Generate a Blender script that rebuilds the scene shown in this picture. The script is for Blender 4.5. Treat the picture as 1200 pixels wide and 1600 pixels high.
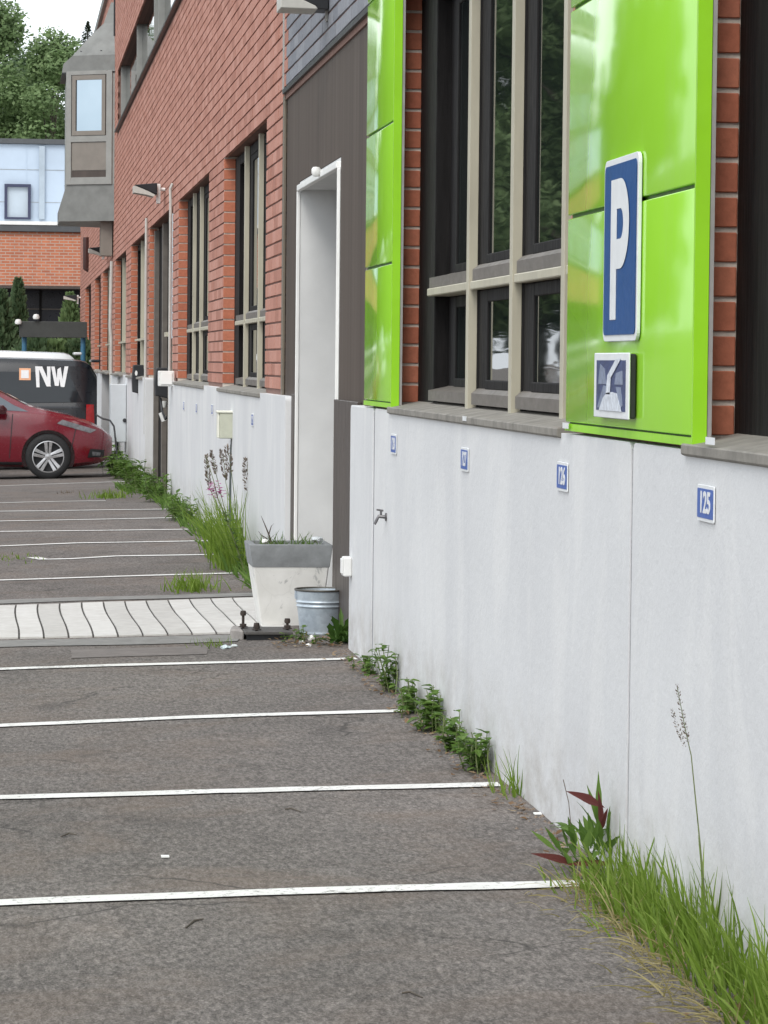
import bpy, bmesh, math, random
import numpy as np
from mathutils import Vector, Matrix, noise
from mathutils.bvhtree import BVHTree
random.seed(7)
SC = bpy.context.scene
COL = SC.collection
for o in list(bpy.data.objects): bpy.data.objects.remove(o)
# ------------------------------------------------------------------ camera
F_PX, VPX, VPY, ROLL, EYE = 4900.0, 15.0, 562.0, 0.010, 1.5
cam = bpy.data.cameras.new('camera'); camo = bpy.data.objects.new('camera', cam); COL.objects.link(camo)
cam.sensor_fit = 'VERTICAL'; cam.sensor_height = 24.0; cam.sensor_width = 18.0
cam.lens = 24.0 * F_PX / 1600.0; cam.clip_start = 0.1; cam.clip_end = 5000
ax, ay = (VPX - 600) / F_PX, (800 - VPY) / F_PX            # the wall's vanishing point, camera axes
c, s = math.cos(ROLL), math.sin(ROLL)
ux, uy = c * ax - s * ay, s * ax + c * ay                   # with the roll taken out
yaw = math.atan(-ux / math.sqrt(1 + uy * uy)); pitch = math.atan(uy)
# +Y seen by a camera turned right by yaw and down by pitch
CR = Matrix.Rotation(-yaw, 3, 'Z') @ Matrix.Rotation(math.pi / 2 - pitch, 3, 'X') @ Matrix.Rotation(ROLL, 3, 'Z')
camo.matrix_world = Matrix.Translation((0, 0, EYE)) @ CR.to_4x4()
SC.camera = camo
CO = Vector((0, 0, EYE))
# ------------------------------------------------------------------ world, sun, exposure
SUN_EL, SUN_AZ = math.radians(48), math.radians(205)        # azimuth measured clockwise from +Y
W = bpy.data.worlds.new('World'); SC.world = W; W.use_nodes = True
nt = W.node_tree; nt.nodes.clear()
wo = nt.nodes.new('ShaderNodeOutputWorld'); bg = nt.nodes.new('ShaderNodeBackground')
sky = nt.nodes.new('ShaderNodeTexSky'); sky.sky_type = 'NISHITA'; sky.sun_disc = False
sky.sun_elevation = SUN_EL; sky.sun_rotation = SUN_AZ; sky.air_density = 1.0; sky.dust_density = 4.0; sky.ozone_density = 1.0
hs = nt.nodes.new('ShaderNodeHueSaturation'); hs.inputs['Saturation'].default_value = 0.30
mx = nt.nodes.new('ShaderNodeMix'); mx.data_type = 'RGBA'; mx.inputs[0].default_value = 0.72   # even cloud cover over the clear sky
mx.inputs[7].default_value = (13.2, 14.0, 14.8, 1)
nt.links.new(sky.outputs[0], hs.inputs['Color']); nt.links.new(hs.outputs[0], mx.inputs[6])
nt.links.new(mx.outputs[2], bg.inputs[0]); bg.inputs[1].default_value = 0.11
nt.links.new(bg.outputs[0], wo.inputs[0])
sl = bpy.data.lights.new('sun', 'SUN'); sl.energy = 1.4; sl.angle = math.radians(25); sl.color = (1.0, 0.96, 0.90)
so = bpy.data.objects.new('sun', sl); COL.objects.link(so)
sd = Vector((math.sin(SUN_AZ) * math.cos(SUN_EL), math.cos(SUN_AZ) * math.cos(SUN_EL), math.sin(SUN_EL)))
so.rotation_euler = (-sd).to_track_quat('-Z', 'Y').to_euler(); so.location = sd * 60
SC.view_settings.view_transform = 'Standard'; SC.view_settings.look = 'None'
SC.view_settings.exposure = 0.3; SC.view_settings.gamma = 1.0; SC.view_settings.use_curve_mapping = False
SC.render.engine = 'CYCLES'
# ------------------------------------------------------------------ measuring helpers (where things stand)
def ray(px, py):
    d = CR @ Vector(((px - 600) / F_PX, (800 - py) / F_PX, -1)); return d / d.y
def onX(px, py, X): d = ray(px, py); return CO + d * (X / d.x)
def onY(px, py, Y): return CO + ray(px, py) * Y
def base(Y):
    t = min(1, max(0, (Y - 29) / 20)); t = t * t * (3 - 2 * t); return 0.03 - 0.22 * t
def gz(X, Y):
    e = max(-14.0, min(0.0, X - 1.74)); return base(Y) + 0.026 * e
def onG(px, py):
    d = ray(px, py); t = 15.0
    for _ in range(60):
        p = CO + d * t; h = p.z - gz(p.x, p.y)
        t += h / max(0.02, -d.z + 0.026 * d.x) * 0.8
    return CO + d * t
# ------------------------------------------------------------------ geometry helper
class G:
    def __init__(s): s.v = []; s.f = []
    def add(s, vs, fs):
        n = len(s.v); s.v += [tuple(p) for p in vs]; s.f += [tuple(i + n for i in f) for f in fs]; return s
    def box(s, x0, x1, y0, y1, z0, z1, skip=()):
        vs = [(x0,y0,z0),(x1,y0,z0),(x1,y1,z0),(x0,y1,z0),(x0,y0,z1),(x1,y0,z1),(x1,y1,z1),(x0,y1,z1)]
        fs = {'b':(0,3,2,1),'t':(4,5,6,7),'n':(0,1,5,4),'f':(2,3,7,6),'r':(1,2,6,5),'l':(3,0,4,7)}
        return s.add(vs, [f for k, f in fs.items() if k not in skip])
    def prism(s, pts, axis, a, b):
        # pts: 2D polygon; axis 'x','y','z' = extrusion axis
        def mkp(p, t): return {'x':(t,p[0],p[1]),'y':(p[0],t,p[1]),'z':(p[0],p[1],t)}[axis]
        n = len(pts); vs = [mkp(p, a) for p in pts] + [mkp(p, b) for p in pts]
        fs = [tuple(range(n))[::-1], tuple(range(n, 2*n))] + [(i,(i+1)%n,n+(i+1)%n,n+i) for i in range(n)]
        return s.add(vs, fs)
    def tube(s, pts, r, n=8, cap=True):
        pts = [Vector(p) for p in pts]; rs = r if isinstance(r, (list, tuple)) else [r]*len(pts)
        vs = []; fs = []
        for i, p in enumerate(pts):
            t = (pts[min(i+1,len(pts)-1)] - pts[max(i-1,0)]).normalized()
            u = t.cross(Vector((0,0,1)) if abs(t.z) < .9 else Vector((1,0,0))).normalized(); w = t.cross(u)
            for k in range(n):
                a = 2*math.pi*k/n; vs.append(p + (u*math.cos(a) + w*math.sin(a))*rs[i])
        for i in range(len(pts)-1):
            for k in range(n):
                fs.append((i*n+k, i*n+(k+1)%n, (i+1)*n+(k+1)%n, (i+1)*n+k))
        if cap: fs += [tuple(range(n))[::-1], tuple(range((len(pts)-1)*n, len(pts)*n))]
        return s.add(vs, fs)
    def lathe(s, prof, cen, n=24, axis='z'):
        vs = []; fs = []
        for (r, h) in prof:
            for k in range(n):
                a = 2*math.pi*k/n; x, y = r*math.cos(a), r*math.sin(a)
                q = (x, y, h) if axis == 'z' else (x, h, y) if axis == 'y' else (h, x, y)
                vs.append((cen[0]+q[0], cen[1]+q[1], cen[2]+q[2]))
        for i in range(len(prof)-1):
            for k in range(n): fs.append((i*n+k, i*n+(k+1)%n, (i+1)*n+(k+1)%n, (i+1)*n+k))
        return s.add(vs, fs)
    def blade(s, p, d, L, w, bend, seg=4, side=None):
        # a grass blade: from p, initial direction d, bending along 'bend'
        p = Vector(p); d = Vector(d).normalized(); bend = Vector(bend)
        side = side or d.cross(Vector((random.uniform(-1,1), random.uniform(-1,1), .1))).normalized()
        vs = []
        for i in range(seg+1):
            t = i/seg; ww = w*(1-t**1.6)*.5 + .0003
            vs += [p - side*ww, p + side*ww]; d = (d + bend*(1/seg)).normalized(); p = p + d*(L/seg)
        return s.add(vs, [(2*i,2*i+1,2*i+3,2*i+2) for i in range(seg)])
    def leaf(s, p, d, L, w, up=(0,0,1), droop=.3, fold=.25, seg=5, shape=0.45, jag=0):
        p = Vector(p); d = Vector(d).normalized(); up = Vector(up)
        sd_ = d.cross(up)
        if sd_.length < 1e-3: sd_ = Vector((1,0,0))
        sd_.normalize(); nn = sd_.cross(d).normalized(); vs = []
        for i in range(seg+1):
            t = i/seg
            ww = w*.5*max(.02, (t/shape)**.7 if t < shape else ((1-t)/(1-shape))**.8)
            if jag and i % 2: ww *= 1-jag
            vs += [p - sd_*ww + nn*ww*fold, p, p + sd_*ww + nn*ww*fold]
            d = (d + Vector((0,0,-droop/seg))).normalized(); nn = sd_.cross(d).normalized(); p = p + d*(L/seg)
        fs = []
        for i in range(seg):
            a = 3*i; fs += [(a,a+1,a+4,a+3),(a+1,a+2,a+5,a+4)]
        return s.add(vs, fs)
def wloc(o):
    v = Vector((0,0,0))
    while o: v += o.location; o = o.parent
    return v
def finish(me, smooth=False, bevel=0, seg=1, angle=None):
    if bevel or True:
        bm = bmesh.new(); bm.from_mesh(me)
        if not smooth: bmesh.ops.recalc_face_normals(bm, faces=bm.faces)
        if bevel:
            es = [e for e in bm.edges if len(e.link_faces) == 2 and e.calc_face_angle(0) > .5]
            bmesh.ops.bevel(bm, geom=es, offset=bevel, offset_type='OFFSET', segments=seg, profile=.6, affect='EDGES', clamp_overlap=True)
        bm.to_mesh(me); bm.free()
    if smooth:
        for p in me.polygons: p.use_smooth = True
        if angle: me.set_sharp_from_angle(angle=math.radians(angle))
def mk(name, g, mat, parent=None, local=False, smooth=False, bevel=0, seg=1, angle=40, stuff=False, recalc=True):
    off = Vector((0,0,0)) if (local or parent is None) else wloc(parent)
    me = bpy.data.meshes.new(name)
    me.from_pydata([(p[0]-off.x, p[1]-off.y, p[2]-off.z) for p in g.v], [], g.f); me.update()
    if recalc: finish(me, smooth, bevel, seg, angle)
    if isinstance(mat, (list, tuple)):
        for m in mat: me.materials.append(m)
    else: me.materials.append(mat)
    o = bpy.data.objects.new(name, me); COL.objects.link(o)
    if parent: o.parent = parent
    if stuff: o['kind'] = 'stuff'
    return o
def thing(name, label, cat, loc=(0,0,0), rz=0, group=None):
    o = bpy.data.objects.new(name, None); COL.objects.link(o); o.empty_display_size = .1
    o.location = loc; o.rotation_euler = (0,0,rz); tag(o, label, cat, group); return o
def tag(o, label, cat, group=None, kind=None):
    o['label'] = label; o['category'] = cat
    if group: o['group'] = group
    if kind: o['kind'] = kind
    return o
def copy_tree(o, parent=None):
    c_ = o.copy(); COL.objects.link(c_); c_.parent = parent
    for ch in [x for x in o.children]: copy_tree(ch, c_)
    return c_
# ------------------------------------------------------------------ materials
def srgb(r, g, b):
    f = lambda u: (u/12.92 if u <= .04045 else ((u+.055)/1.055)**2.4)
    return tuple(f(x/255) for x in (r, g, b))
class NT:
    def __init__(s, name):
        s.m = bpy.data.materials.new(name); s.m.use_nodes = True; s.t = s.m.node_tree
        s.b = s.t.nodes['Principled BSDF']; s.pos = None
    def n(s, typ, **kw):
        x = s.t.nodes.new(typ)
        for k, v in kw.items():
            if k.startswith('_'): setattr(x, k[1:], v)
            else: x.inputs[k.replace('__', ' ')].default_value = v
        return x
    def l(s, a, b): s.t.links.new(a, b)
    def coord(s, scale=(1,1,1), obj=False):
        if obj: src = s.n('ShaderNodeTexCoord').outputs['Object']
        else: src = s.n('ShaderNodeNewGeometry').outputs['Position']
        mp = s.n('ShaderNodeMapping'); mp.inputs['Scale'].default_value = scale
        s.l(src, mp.inputs[0]); return mp.outputs[0]
    def noise(s, vec, scale, detail=4, rough=.55, dist=0):
        x = s.n('ShaderNodeTexNoise', Scale=scale, Detail=detail, Roughness=rough, Distortion=dist); s.l(vec, x.inputs['Vector']); return x.outputs['Fac']
    def ramp(s, fac, stops):
        r = s.n('ShaderNodeValToRGB'); e = r.color_ramp.elements
        while len(e) < len(stops): e.new(.5)
        for i, (p, col) in enumerate(stops):
            e[i].position = p; e[i].color = (*col, 1) if not isinstance(col, (int, float)) else (col, col, col, 1)
        s.l(fac, r.inputs[0]); return r.outputs[0]
    def mix(s, fac, a, b, mode='MIX'):
        x = s.n('ShaderNodeMix', _data_type='RGBA', _blend_type=mode)
        for sock, val in ((x.inputs[0], fac), (x.inputs[6], a), (x.inputs[7], b)):
            if hasattr(val, 'is_linked'): s.l(val, sock)
            elif isinstance(val, tuple): sock.default_value = (*val[:3], 1)
            else: sock.default_value = val
        return x.outputs[2]
    def bump(s, h, strength, dist=.01, prev=None):
        x = s.n('ShaderNodeBump', Strength=strength, Distance=dist); s.l(h, x.inputs['Height'])
        if prev is not None: s.l(prev, x.inputs['Normal'])
        s.l(x.outputs[0], s.b.inputs['Normal']); return x.outputs[0]
    def set(s, col=None, rough=None, metal=None, spec=None, coat=None):
        for sock, val in (('Base Color', col), ('Roughness', rough), ('Metallic', metal), ('Specular IOR Level', spec), ('Coat Weight', coat)):
            if val is None: continue
            if hasattr(val, 'is_linked'): s.l(val, s.b.inputs[sock])
            elif isinstance(val, tuple): s.b.inputs[sock].default_value = (*val[:3], 1)
            else: s.b.inputs[sock].default_value = val
        return s
def simple(name, col, rough=.6, var=.18, scale=6, bump=.0, bscale=60, metal=0, coat=0, obj=False, spec=None, stretch=(1,1,1)):
    t = NT(name); v = t.coord(stretch, obj)
    n1 = t.noise(v, scale, 5, .6)
    a = tuple(c_*(1-var) for c_ in col); b = tuple(min(1, c_*(1+var)) for c_ in col)
    t.set(t.ramp(n1, [(.3, a), (.7, b)]), None, metal, spec, coat)
    n2 = t.noise(v, scale*3.1, 3)
    r = t.n('ShaderNodeMapRange', **{'From__Min': .3, 'From__Max': .7, 'To__Min': max(.02, rough*.85), 'To__Max': min(1, rough*1.15)})
    t.l(n2, r.inputs[0]); t.l(r.outputs[0], t.b.inputs['Roughness'])
    if bump: t.bump(t.noise(v, bscale, 4, .6), bump, .004)
    return t.m
MT = {}
# asphalt: worn, warm grey, with aggregate, stains and dusty wheel tracks
t = NT('asphalt'); p = t.coord()
big = t.noise(p, .55, 5, .6, .4); mid = t.noise(p, 5, 5, .65); fine = t.noise(p, 95, 3, .7); grit = t.n('ShaderNodeTexVoronoi', Scale=130.0); t.l(p, grit.inputs['Vector'])
stretch = t.noise(t.coord((.8, .8, 1)), 2.4, 5, .65)
c1 = t.ramp(big, [(.28, (.116,.104,.096)), (.5, (.140,.126,.117)), (.72, (.168,.150,.139))])
c2 = t.mix(.55, c1, t.ramp(mid, [(.32, (.43,.42,.41)), (.5, (.5,.5,.5)), (.68, (.58,.57,.56))]), 'OVERLAY')
c3 = t.mix(.6, c2, t.ramp(fine, [(.36, .26), (.5, .5), (.64, .76)]), 'OVERLAY')
streak = t.noise(t.coord((1, .30, 1)), 62, 4, .8, .2); c3 = t.mix(.7, c3, t.ramp(streak, [(.36, .22), (.5, .5), (.63, .84)]), 'OVERLAY')
c4 = t.mix(.45, c3, t.ramp(grit.outputs['Color'], [(.0, .38), (.6, .5), (.92, .56), (1.0, .9)]), 'OVERLAY')
c5 = t.mix(.5, c4, t.ramp(stretch, [(.30, .42), (.5, .5), (.70, .58)]), 'OVERLAY')
warm = t.noise(p, 1.3, 5, .65, .5); c6 = t.mix(t.ramp(warm, [(.47, 0.), (.70, .45)]), c5, (.175,.130,.100))
pale = t.noise(t.coord((.8, .5, 1)), 3.1, 6, .7, .8); c6 = t.mix(t.ramp(pale, [(.60, 0.), (.74, .35)]), c6, (.22,.205,.195))
oil = t.noise(t.coord((1, .6, 1)), 1.9, 3, .5, .4); c6 = t.mix(t.ramp(oil, [(.62, 0.), (.72, .42)]), c6, (.055,.050,.048))
wc = t.n('ShaderNodeTexNoise', Scale=2.5, Detail=5.0); t.l(p, wc.inputs['Vector']); wm = t.n('ShaderNodeVectorMath', _operation='MULTIPLY_ADD'); t.l(wc.outputs['Color'], wm.inputs[0]); wm.inputs[1].default_value = (.7,.7,0); t.l(p, wm.inputs[2])
ck = t.n('ShaderNodeTexVoronoi', Scale=.55, _feature='DISTANCE_TO_EDGE'); t.l(wm.outputs[0], ck.inputs['Vector']); brk = t.noise(p, .9, 3)
cf = t.n('ShaderNodeMath', _operation='MULTIPLY'); t.l(t.ramp(ck.outputs['Distance'], [(.0, .75), (.008, 0.)]), cf.inputs[0]); t.l(t.ramp(brk, [(.48, 0.), (.56, 1.)]), cf.inputs[1])
c6 = t.mix(cf.outputs[0], c6, (.035,.032,.03))
t.set(c6, .92, spec=.25)
b1 = t.bump(grit.outputs['Distance'], .55, .006); t.bump(fine, .5, .006, b1)
MT['asphalt'] = t.m
# road paint
t = NT('road_paint'); p = t.coord()
w1 = t.noise(p, 42, 5, .75); w2 = t.noise(p, 4, 4, .6); w3 = t.noise(t.coord((1.2, .6, 1)), 1.7, 4, .6)
wear = t.n('ShaderNodeMath', _operation='ADD'); t.l(w1, wear.inputs[0]); t.l(t.ramp(w3, [(.40, 0.), (.75, .16)]), wear.inputs[1])
t.set(t.mix(t.ramp(wear.outputs[0], [(.60, 0.), (.70, .8)]), t.ramp(w2, [(.3, (.62,.61,.585)), (.7, (.74,.735,.715))]), (.16,.15,.14)), .75); t.bump(t.noise(p, 90, 3), .3, .003); MT['road_paint'] = t.m
# render on the plinth: white paint with runs, wear and grime
t = NT('plinth_paint'); p = t.coord()
runs = t.noise(t.coord((1, .75, .30)), 2.4, 6, .62, .8); cloud = t.noise(p, 1.1, 4, .6); spk = t.noise(p, 60, 3, .7); runs2 = t.noise(t.coord((1, 1.6, .16)), 3.0, 6, .7, .5)
c1 = t.ramp(cloud, [(.3, (.60,.605,.615)), (.7, (.665,.67,.675))])
c2 = t.mix(t.ramp(runs, [(.48, 0.), (.60, .42)]), c1, (.74,.738,.73))
c3 = t.mix(t.ramp(runs2, [(.60, 0.), (.75, .20)]), c2, (.42,.43,.45))
sep = t.n('ShaderNodeSeparateXYZ'); t.l(p, sep.inputs[0])
lowm = t.n('ShaderNodeMapRange', **{'From__Min': .42, 'From__Max': .0, 'To__Min': 0., 'To__Max': 1.}); t.l(sep.outputs[2], lowm.inputs[0])
splash = t.n('ShaderNodeMath', _operation='MULTIPLY'); t.l(lowm.outputs[0], splash.inputs[0]); t.l(t.ramp(t.noise(t.coord((1,.6,1)), 7, 6, .75), [(.38, 0.), (.66, .75)]), splash.inputs[1])
c4 = t.mix(splash.outputs[0], c3, (.33,.30,.26))
c5 = t.mix(.25, c4, t.ramp(spk, [(.3, .42), (.7, .56)]), 'OVERLAY')
chip = t.noise(t.coord((1, .45, 1)), 11, 6, .8); c5 = t.mix(t.ramp(chip, [(.67, 0.), (.71, .4)]), c5, (.45,.45,.45))
t.set(c5, .62); b1 = t.bump(t.noise(p, 26, 5, .65), .35, .006); t.bump(spk, .25, .003, b1); MT['plinth'] = t.m
# bricks
def brickmat(name, stops, dirt=(.2,.12,.09)):
    t = NT(name); p = t.coord(); g_ = t.n('ShaderNodeNewGeometry'); oi = t.n('ShaderNodeObjectInfo')
    ad = t.n('ShaderNodeMath', _operation='ADD'); t.l(g_.outputs['Random Per Island'], ad.inputs[0]); t.l(oi.outputs['Random'], ad.inputs[1])
    fr = t.n('ShaderNodeMath', _operation='FRACT'); t.l(ad.outputs[0], fr.inputs[0])
    c1 = t.ramp(fr.outputs[0], stops); n1 = t.noise(p, 40, 5, .7); n2 = t.noise(p, 6, 4, .6)
    c2 = t.mix(.5, c1, t.ramp(n1, [(.3, .36), (.7, .62)]), 'OVERLAY')
    c3 = t.mix(t.ramp(n2, [(.55, 0.), (.8, .35)]), c2, dirt)
    t.set(c3, .85, spec=.3); t.bump(n1, .5, .004); return t.m
MT['brick'] = brickmat('red_brick', [(0, (.45,.150,.088)), (.4, (.48,.168,.098)), (.75, (.50,.185,.112)), (1, (.42,.138,.082))], (.30,.13,.09))
MT['brick_wall'] = brickmat('pale_red_brick', [(0, (.36,.165,.122)), (.3, (.43,.205,.155)), (.6, (.46,.225,.172)), (.9, (.50,.26,.205)), (1, (.40,.18,.13))], (.36,.185,.145))  # paler, pinker brick tones for the wall face
MT['brick_grey'] = brickmat('grey_brick', [(0, (.19,.20,.225)), (.5, (.225,.235,.26)), (1, (.26,.27,.295))], (.16,.16,.18))
MT['mortar'] = simple('mortar', (.60,.54,.47), .95, .15, 30, .4, 120)
MT['mortar_shaded'] = simple('mortar_shaded', (.20,.115,.092), .95, .15, 30, .4, 120)  # wall mortar, with the shade of the recessed joints put into its colour
MT['mortar_dark'] = simple('mortar_dark', (.10,.10,.11), .95, .15, 30, .4, 120)
# lime green enamel
t = NT('green_enamel'); p = t.coord(); wv = t.noise(p, 2.6, 2, .4)
dust = t.noise(t.coord((1, 2.2, .25)), 3.0, 6, .7)
t.set(t.mix(t.ramp(dust, [(.52, 0.), (.8, .16)]), t.ramp(t.noise(p, 1.5, 4, .6), [(.3, (.34,.72,.045)), (.7, (.36,.75,.05))]), (.42,.55,.25)), t.ramp(t.noise(p, 8, 4), [(.3, .07), (.7, .12)]), spec=.28)
t.bump(wv, .03, .02); MT['green'] = t.m
MT['green_edge'] = simple('green_edge', (.31,.68,.02), .35, .06, 5)
MT['seam'] = simple('dark_green_seam', (.05,.11,.01), .6, .2, 10)
MT['alu'] = simple('weathered_aluminium', (.36,.35,.33), .5, .12, 12, metal=.3)
# brown cladding
t = NT('brown_cladding'); p = t.coord(); st = t.noise(t.coord((1, 6, .12)), 2.0, 5, .6)
t.set(t.ramp(st, [(.25, (.050,.035,.027)), (.5, (.072,.053,.041)), (.8, (.105,.082,.066))]), .6, spec=.25); t.bump(t.noise(p, 60, 3), .1, .003); MT['brown'] = t.m
MT['brown_dark'] = simple('brown_trim', (.060,.046,.038), .5, .2, 5, stretch=(1,1,.2))
MT['olive_trim'] = simple('olive_trim', (.15,.125,.095), .5, .15, 5, stretch=(1,1,.2))
MT['beige'] = simple('beige_aluminium', (.46,.43,.335), .45, .10, 9, spec=.5, stretch=(1,1,.3))
MT['frame'] = simple('dark_wood_frame', (.012,.011,.011), .7, .45, 7, .2, 60, stretch=(4,4,.4), spec=.15)
MT['rail'] = simple('grey_brown_rail', (.13,.115,.10), .55, .18, 8, stretch=(1,.4,1))
MT['sill'] = simple('weathered_sill', (.22,.205,.18), .7, .25, 9, .25, 90)
t = NT('window_glass'); p = t.coord((1, 1, 1)); rip = t.noise(t.coord((1, .35, 2.4)), 1.6, 3, .5)
t.set((.012,.017,.016), .02, spec=1.0); t.b.inputs['IOR'].default_value = 1.6; t.bump(rip, .05, .03); MT['glass'] = t.m  # opaque panes, the darkness of the rooms behind is in the base colour
t = NT('coated_glass'); p = t.coord(); t.set(t.ramp(t.noise(p, .8, 3), [(.3, (.36,.44,.50)), (.7, (.42,.50,.56))]), .05, 1.0); MT['coated'] = t.m
MT['white_paint'] = simple('white_paint', (.66,.665,.66), .6, .07, 3, .12, 60)
MT['white_trim'] = simple('white_trim', (.82,.82,.80), .4, .05, 5)
MT['black_metal'] = simple('black_metal', (.012,.013,.016), .42, .3, 12)
MT['black_plastic'] = simple('black_plastic', (.018,.019,.022), .5, .25, 12, obj=True)
MT['white_plastic'] = simple('white_plastic', (.72,.72,.70), .45, .06, 12, obj=True)
MT['cream'] = simple('cream_box', (.46,.47,.38), .5, .08, 14, obj=True)
MT['cream_top'] = simple('cream_box_lid', (.74,.74,.64), .5, .06, 14, obj=True)
MT['pale_lamp'] = simple('pale_lamp_metal', (.50,.49,.45), .5, .1, 14)
MT['zinc'] = simple('oriel_zinc', (.20,.205,.195), .5, .16, 4, .08, 40, metal=.25)
MT['zinc_light'] = simple('oriel_frame', (.27,.275,.26), .5, .1, 6)
MT['taupe'] = simple('taupe_panel', (.21,.19,.165), .5, .08, 6)
MT['blue_sign'] = simple('sign_blue', (.006,.070,.24), .35, .06, 10, spec=.2)
MT['plate_blue'] = simple('plate_blue', (.045,.115,.40), .4, .08, 30)
MT['sign_white'] = simple('sign_white', (.74,.76,.77), .4, .05, 20)
# ================================================================== GROUND
xs = [-1500,-600,-250,-120,-70,-45,-30,-22,-16,-12,-9,-7,-5.5] + [-4.5+.25*i for i in range(27)] + [4,8,14,30,60,120,300,1500]
ys = [-1500,-400,-100,-30,-10,0,3] + [4+.5*i for i in range(122)] + [68,72,78,85,95,110,130,160,200,300,600,2500]
g = G(); nx = len(xs)
for y in ys:
    for x in xs:
        h = gz(x, y)
        if abs(x) < 20 and 0 < y < 80: h += .010*(noise.noise(Vector((x*.6, y*.35, 0)))) * min(1, max(0, (1.5-x)))
        g.v.append((x, y, h))
for j in range(len(ys)-1):
    for i in range(nx-1): a = j*nx+i; g.f.append((a, a+1, a+nx+1, a+nx))
asphalt = mk('parking_lot', g, MT['asphalt'], smooth=True); asphalt['kind'] = 'structure'
def gsurf(x, y): return gz(x, y) + .010*(noise.noise(Vector((x*.6, y*.35, 0)))) * min(1, max(0, (1.5-x)))
_bv = BVHTree.FromPolygons(g.v, g.f)
def gh(x, y):
    h = _bv.ray_cast(Vector((x, y, 50)), Vector((0, 0, -1)))[0]; return h.z if h else gz(x, y)
def strip(pts, w, lift, name, mat, wob=.011, extend=None):
    """painted line along ground points"""
    a, b = Vector(pts[0]), Vector(pts[-1]); P_ = [Vector(q) for q in pts]
    dense = []
    for i in range(len(P_)-1):
        n = max(2, int((P_[i+1]-P_[i]).length/.12))
        dense += [P_[i].lerp(P_[i+1], k/n) for k in range(n)]
    dense.append(P_[-1]); g = G(); sd_ = random.random()*100
    for i, q in enumerate(dense):
        tdir = (dense[min(i+1,len(dense)-1)]-dense[max(0,i-1)]); tdir.z = 0; tdir.normalize(); nrm = Vector((-tdir.y, tdir.x, 0))
        e1 = wob*noise.noise(Vector((q.x*4, sd_, 0))) + wob*.7*noise.noise(Vector((q.x*17, sd_, 3))); e2 = wob*noise.noise(Vector((q.x*4, sd_+9, 0))) + wob*.7*noise.noise(Vector((q.x*17, sd_, 7)))
        ww = w*.5
        for sgn, e in ((-1, e1), (0, 0), (1, e2)):
            r = q + nrm*(sgn*ww + e); g.v.append((r.x, r.y, gh(r.x, r.y) + lift))
    for i in range(len(dense)-1):
        for k in (0, 1): a_ = 3*i+k; g.f.append((a_, a_+1, a_+4, a_+3))
    return mk(name, g, mat, asphalt, smooth=True)
def gline(px, ext=3.6):
    q = [onG(*a) for a in px]; d = (q[0]-q[1]).normalized(); return [q[0] + d*ext] + q
for px in ([(0,1048),(557,1030)], [(0,1133),(300,1122),(654,1111)], [(0,1248),(400,1237),(780,1227)], [(0,1412),(470,1395),(950,1381)]):
    strip(gline(px), .105, .005, 'parking_line', MT['road_paint'])
for px, ext in (([(0,908),(180,902),(372,896)],3.5), ([(52,871),(68,874),(110,873),(180,869),(362,867)],.02), ([(8,853.5),(120,849),(335,845.5)],3), ([(0,831),(306,827.5)],3.5),
           ([(0,815),(277,809.5)],3.5), ([(0,799.5),(262,796)],3.5), ([(0,786),(120,784),(165,783)],3.5), ([(70,757),(215,752)],3)):
    strip(gline(px, ext), .10, .005, 'parking_line', MT['road_paint'], .004)
# pale paving strip across the lot: long slabs, each its own piece
t = NT('pale_slab'); p = t.coord(); oi = t.n('ShaderNodeObjectInfo')
cc = t.mix(.6, t.ramp(oi.outputs['Random'], [(0, (.47,.455,.43)), (1, (.58,.565,.54))]), t.ramp(t.noise(p, 14, 5, .65), [(.3, .40), (.7, .58)]), 'OVERLAY')
t.set(t.mix(t.ramp(t.noise(p, 2.2, 4, .6), [(.5, 0.), (.75, .35)]), cc, (.36,.33,.30)), .85); t.bump(t.noise(p, 70, 4), .3, .004); MT['slab'] = t.m
pa, pb = onG(0, 999), onG(0, 947.5); y_near, y_far = pa.y, pb.y
pc, pd = onG(370, 990), onG(398, 935)
k1 = (pc.y-pa.y)/(pc.x-pa.x); k2 = (pd.y-pb.y)/(pd.x-pb.x)
SW = .134; x = pd.x - .01
beds = G(); i = 0
while x > -3.6:
    x0, x1 = x-SW+.011, x
    wob = [random.uniform(-.004,.004) for _ in range(4)]
    g = G(); n = 8; rows = []; ph = random.random()*9
    for k in range(n+1):
        t_ = k/n
        for xx in (x0, x1):
            yy = (y_near + k1*(xx-pa.x))*(1-t_) + (y_far + k2*(xx-pb.x))*t_
            cur = .010*math.sin(t_*5+.9) + .004*noise.noise(Vector((t_*3, xx*3, 1)))
            g.v.append((xx+cur, yy, gh(xx, yy) + .009 + random.uniform(-.0015,.0015)))
    m_ = len(g.v); g.v += [(v[0], v[1], v[2]-.03) for v in g.v]
    for k in range(n):
        a = 2*k; g.f += [(a,a+1,a+3,a+2), (a, a+2, a+2+m_, a+m_), (a+1, a+1+m_, a+3+m_, a+3)]
    g.f += [(0, m_, m_+1, 1), (2*n, 2*n+1, 2*n+1+m_, 2*n+m_)]
    mk('paving_slab', g, MT['slab'], asphalt, bevel=0)
    x -= SW; i += 1
t = NT('bed_sand'); t.set((.055,.05,.045), .95); MT['bed'] = t.m
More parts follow.
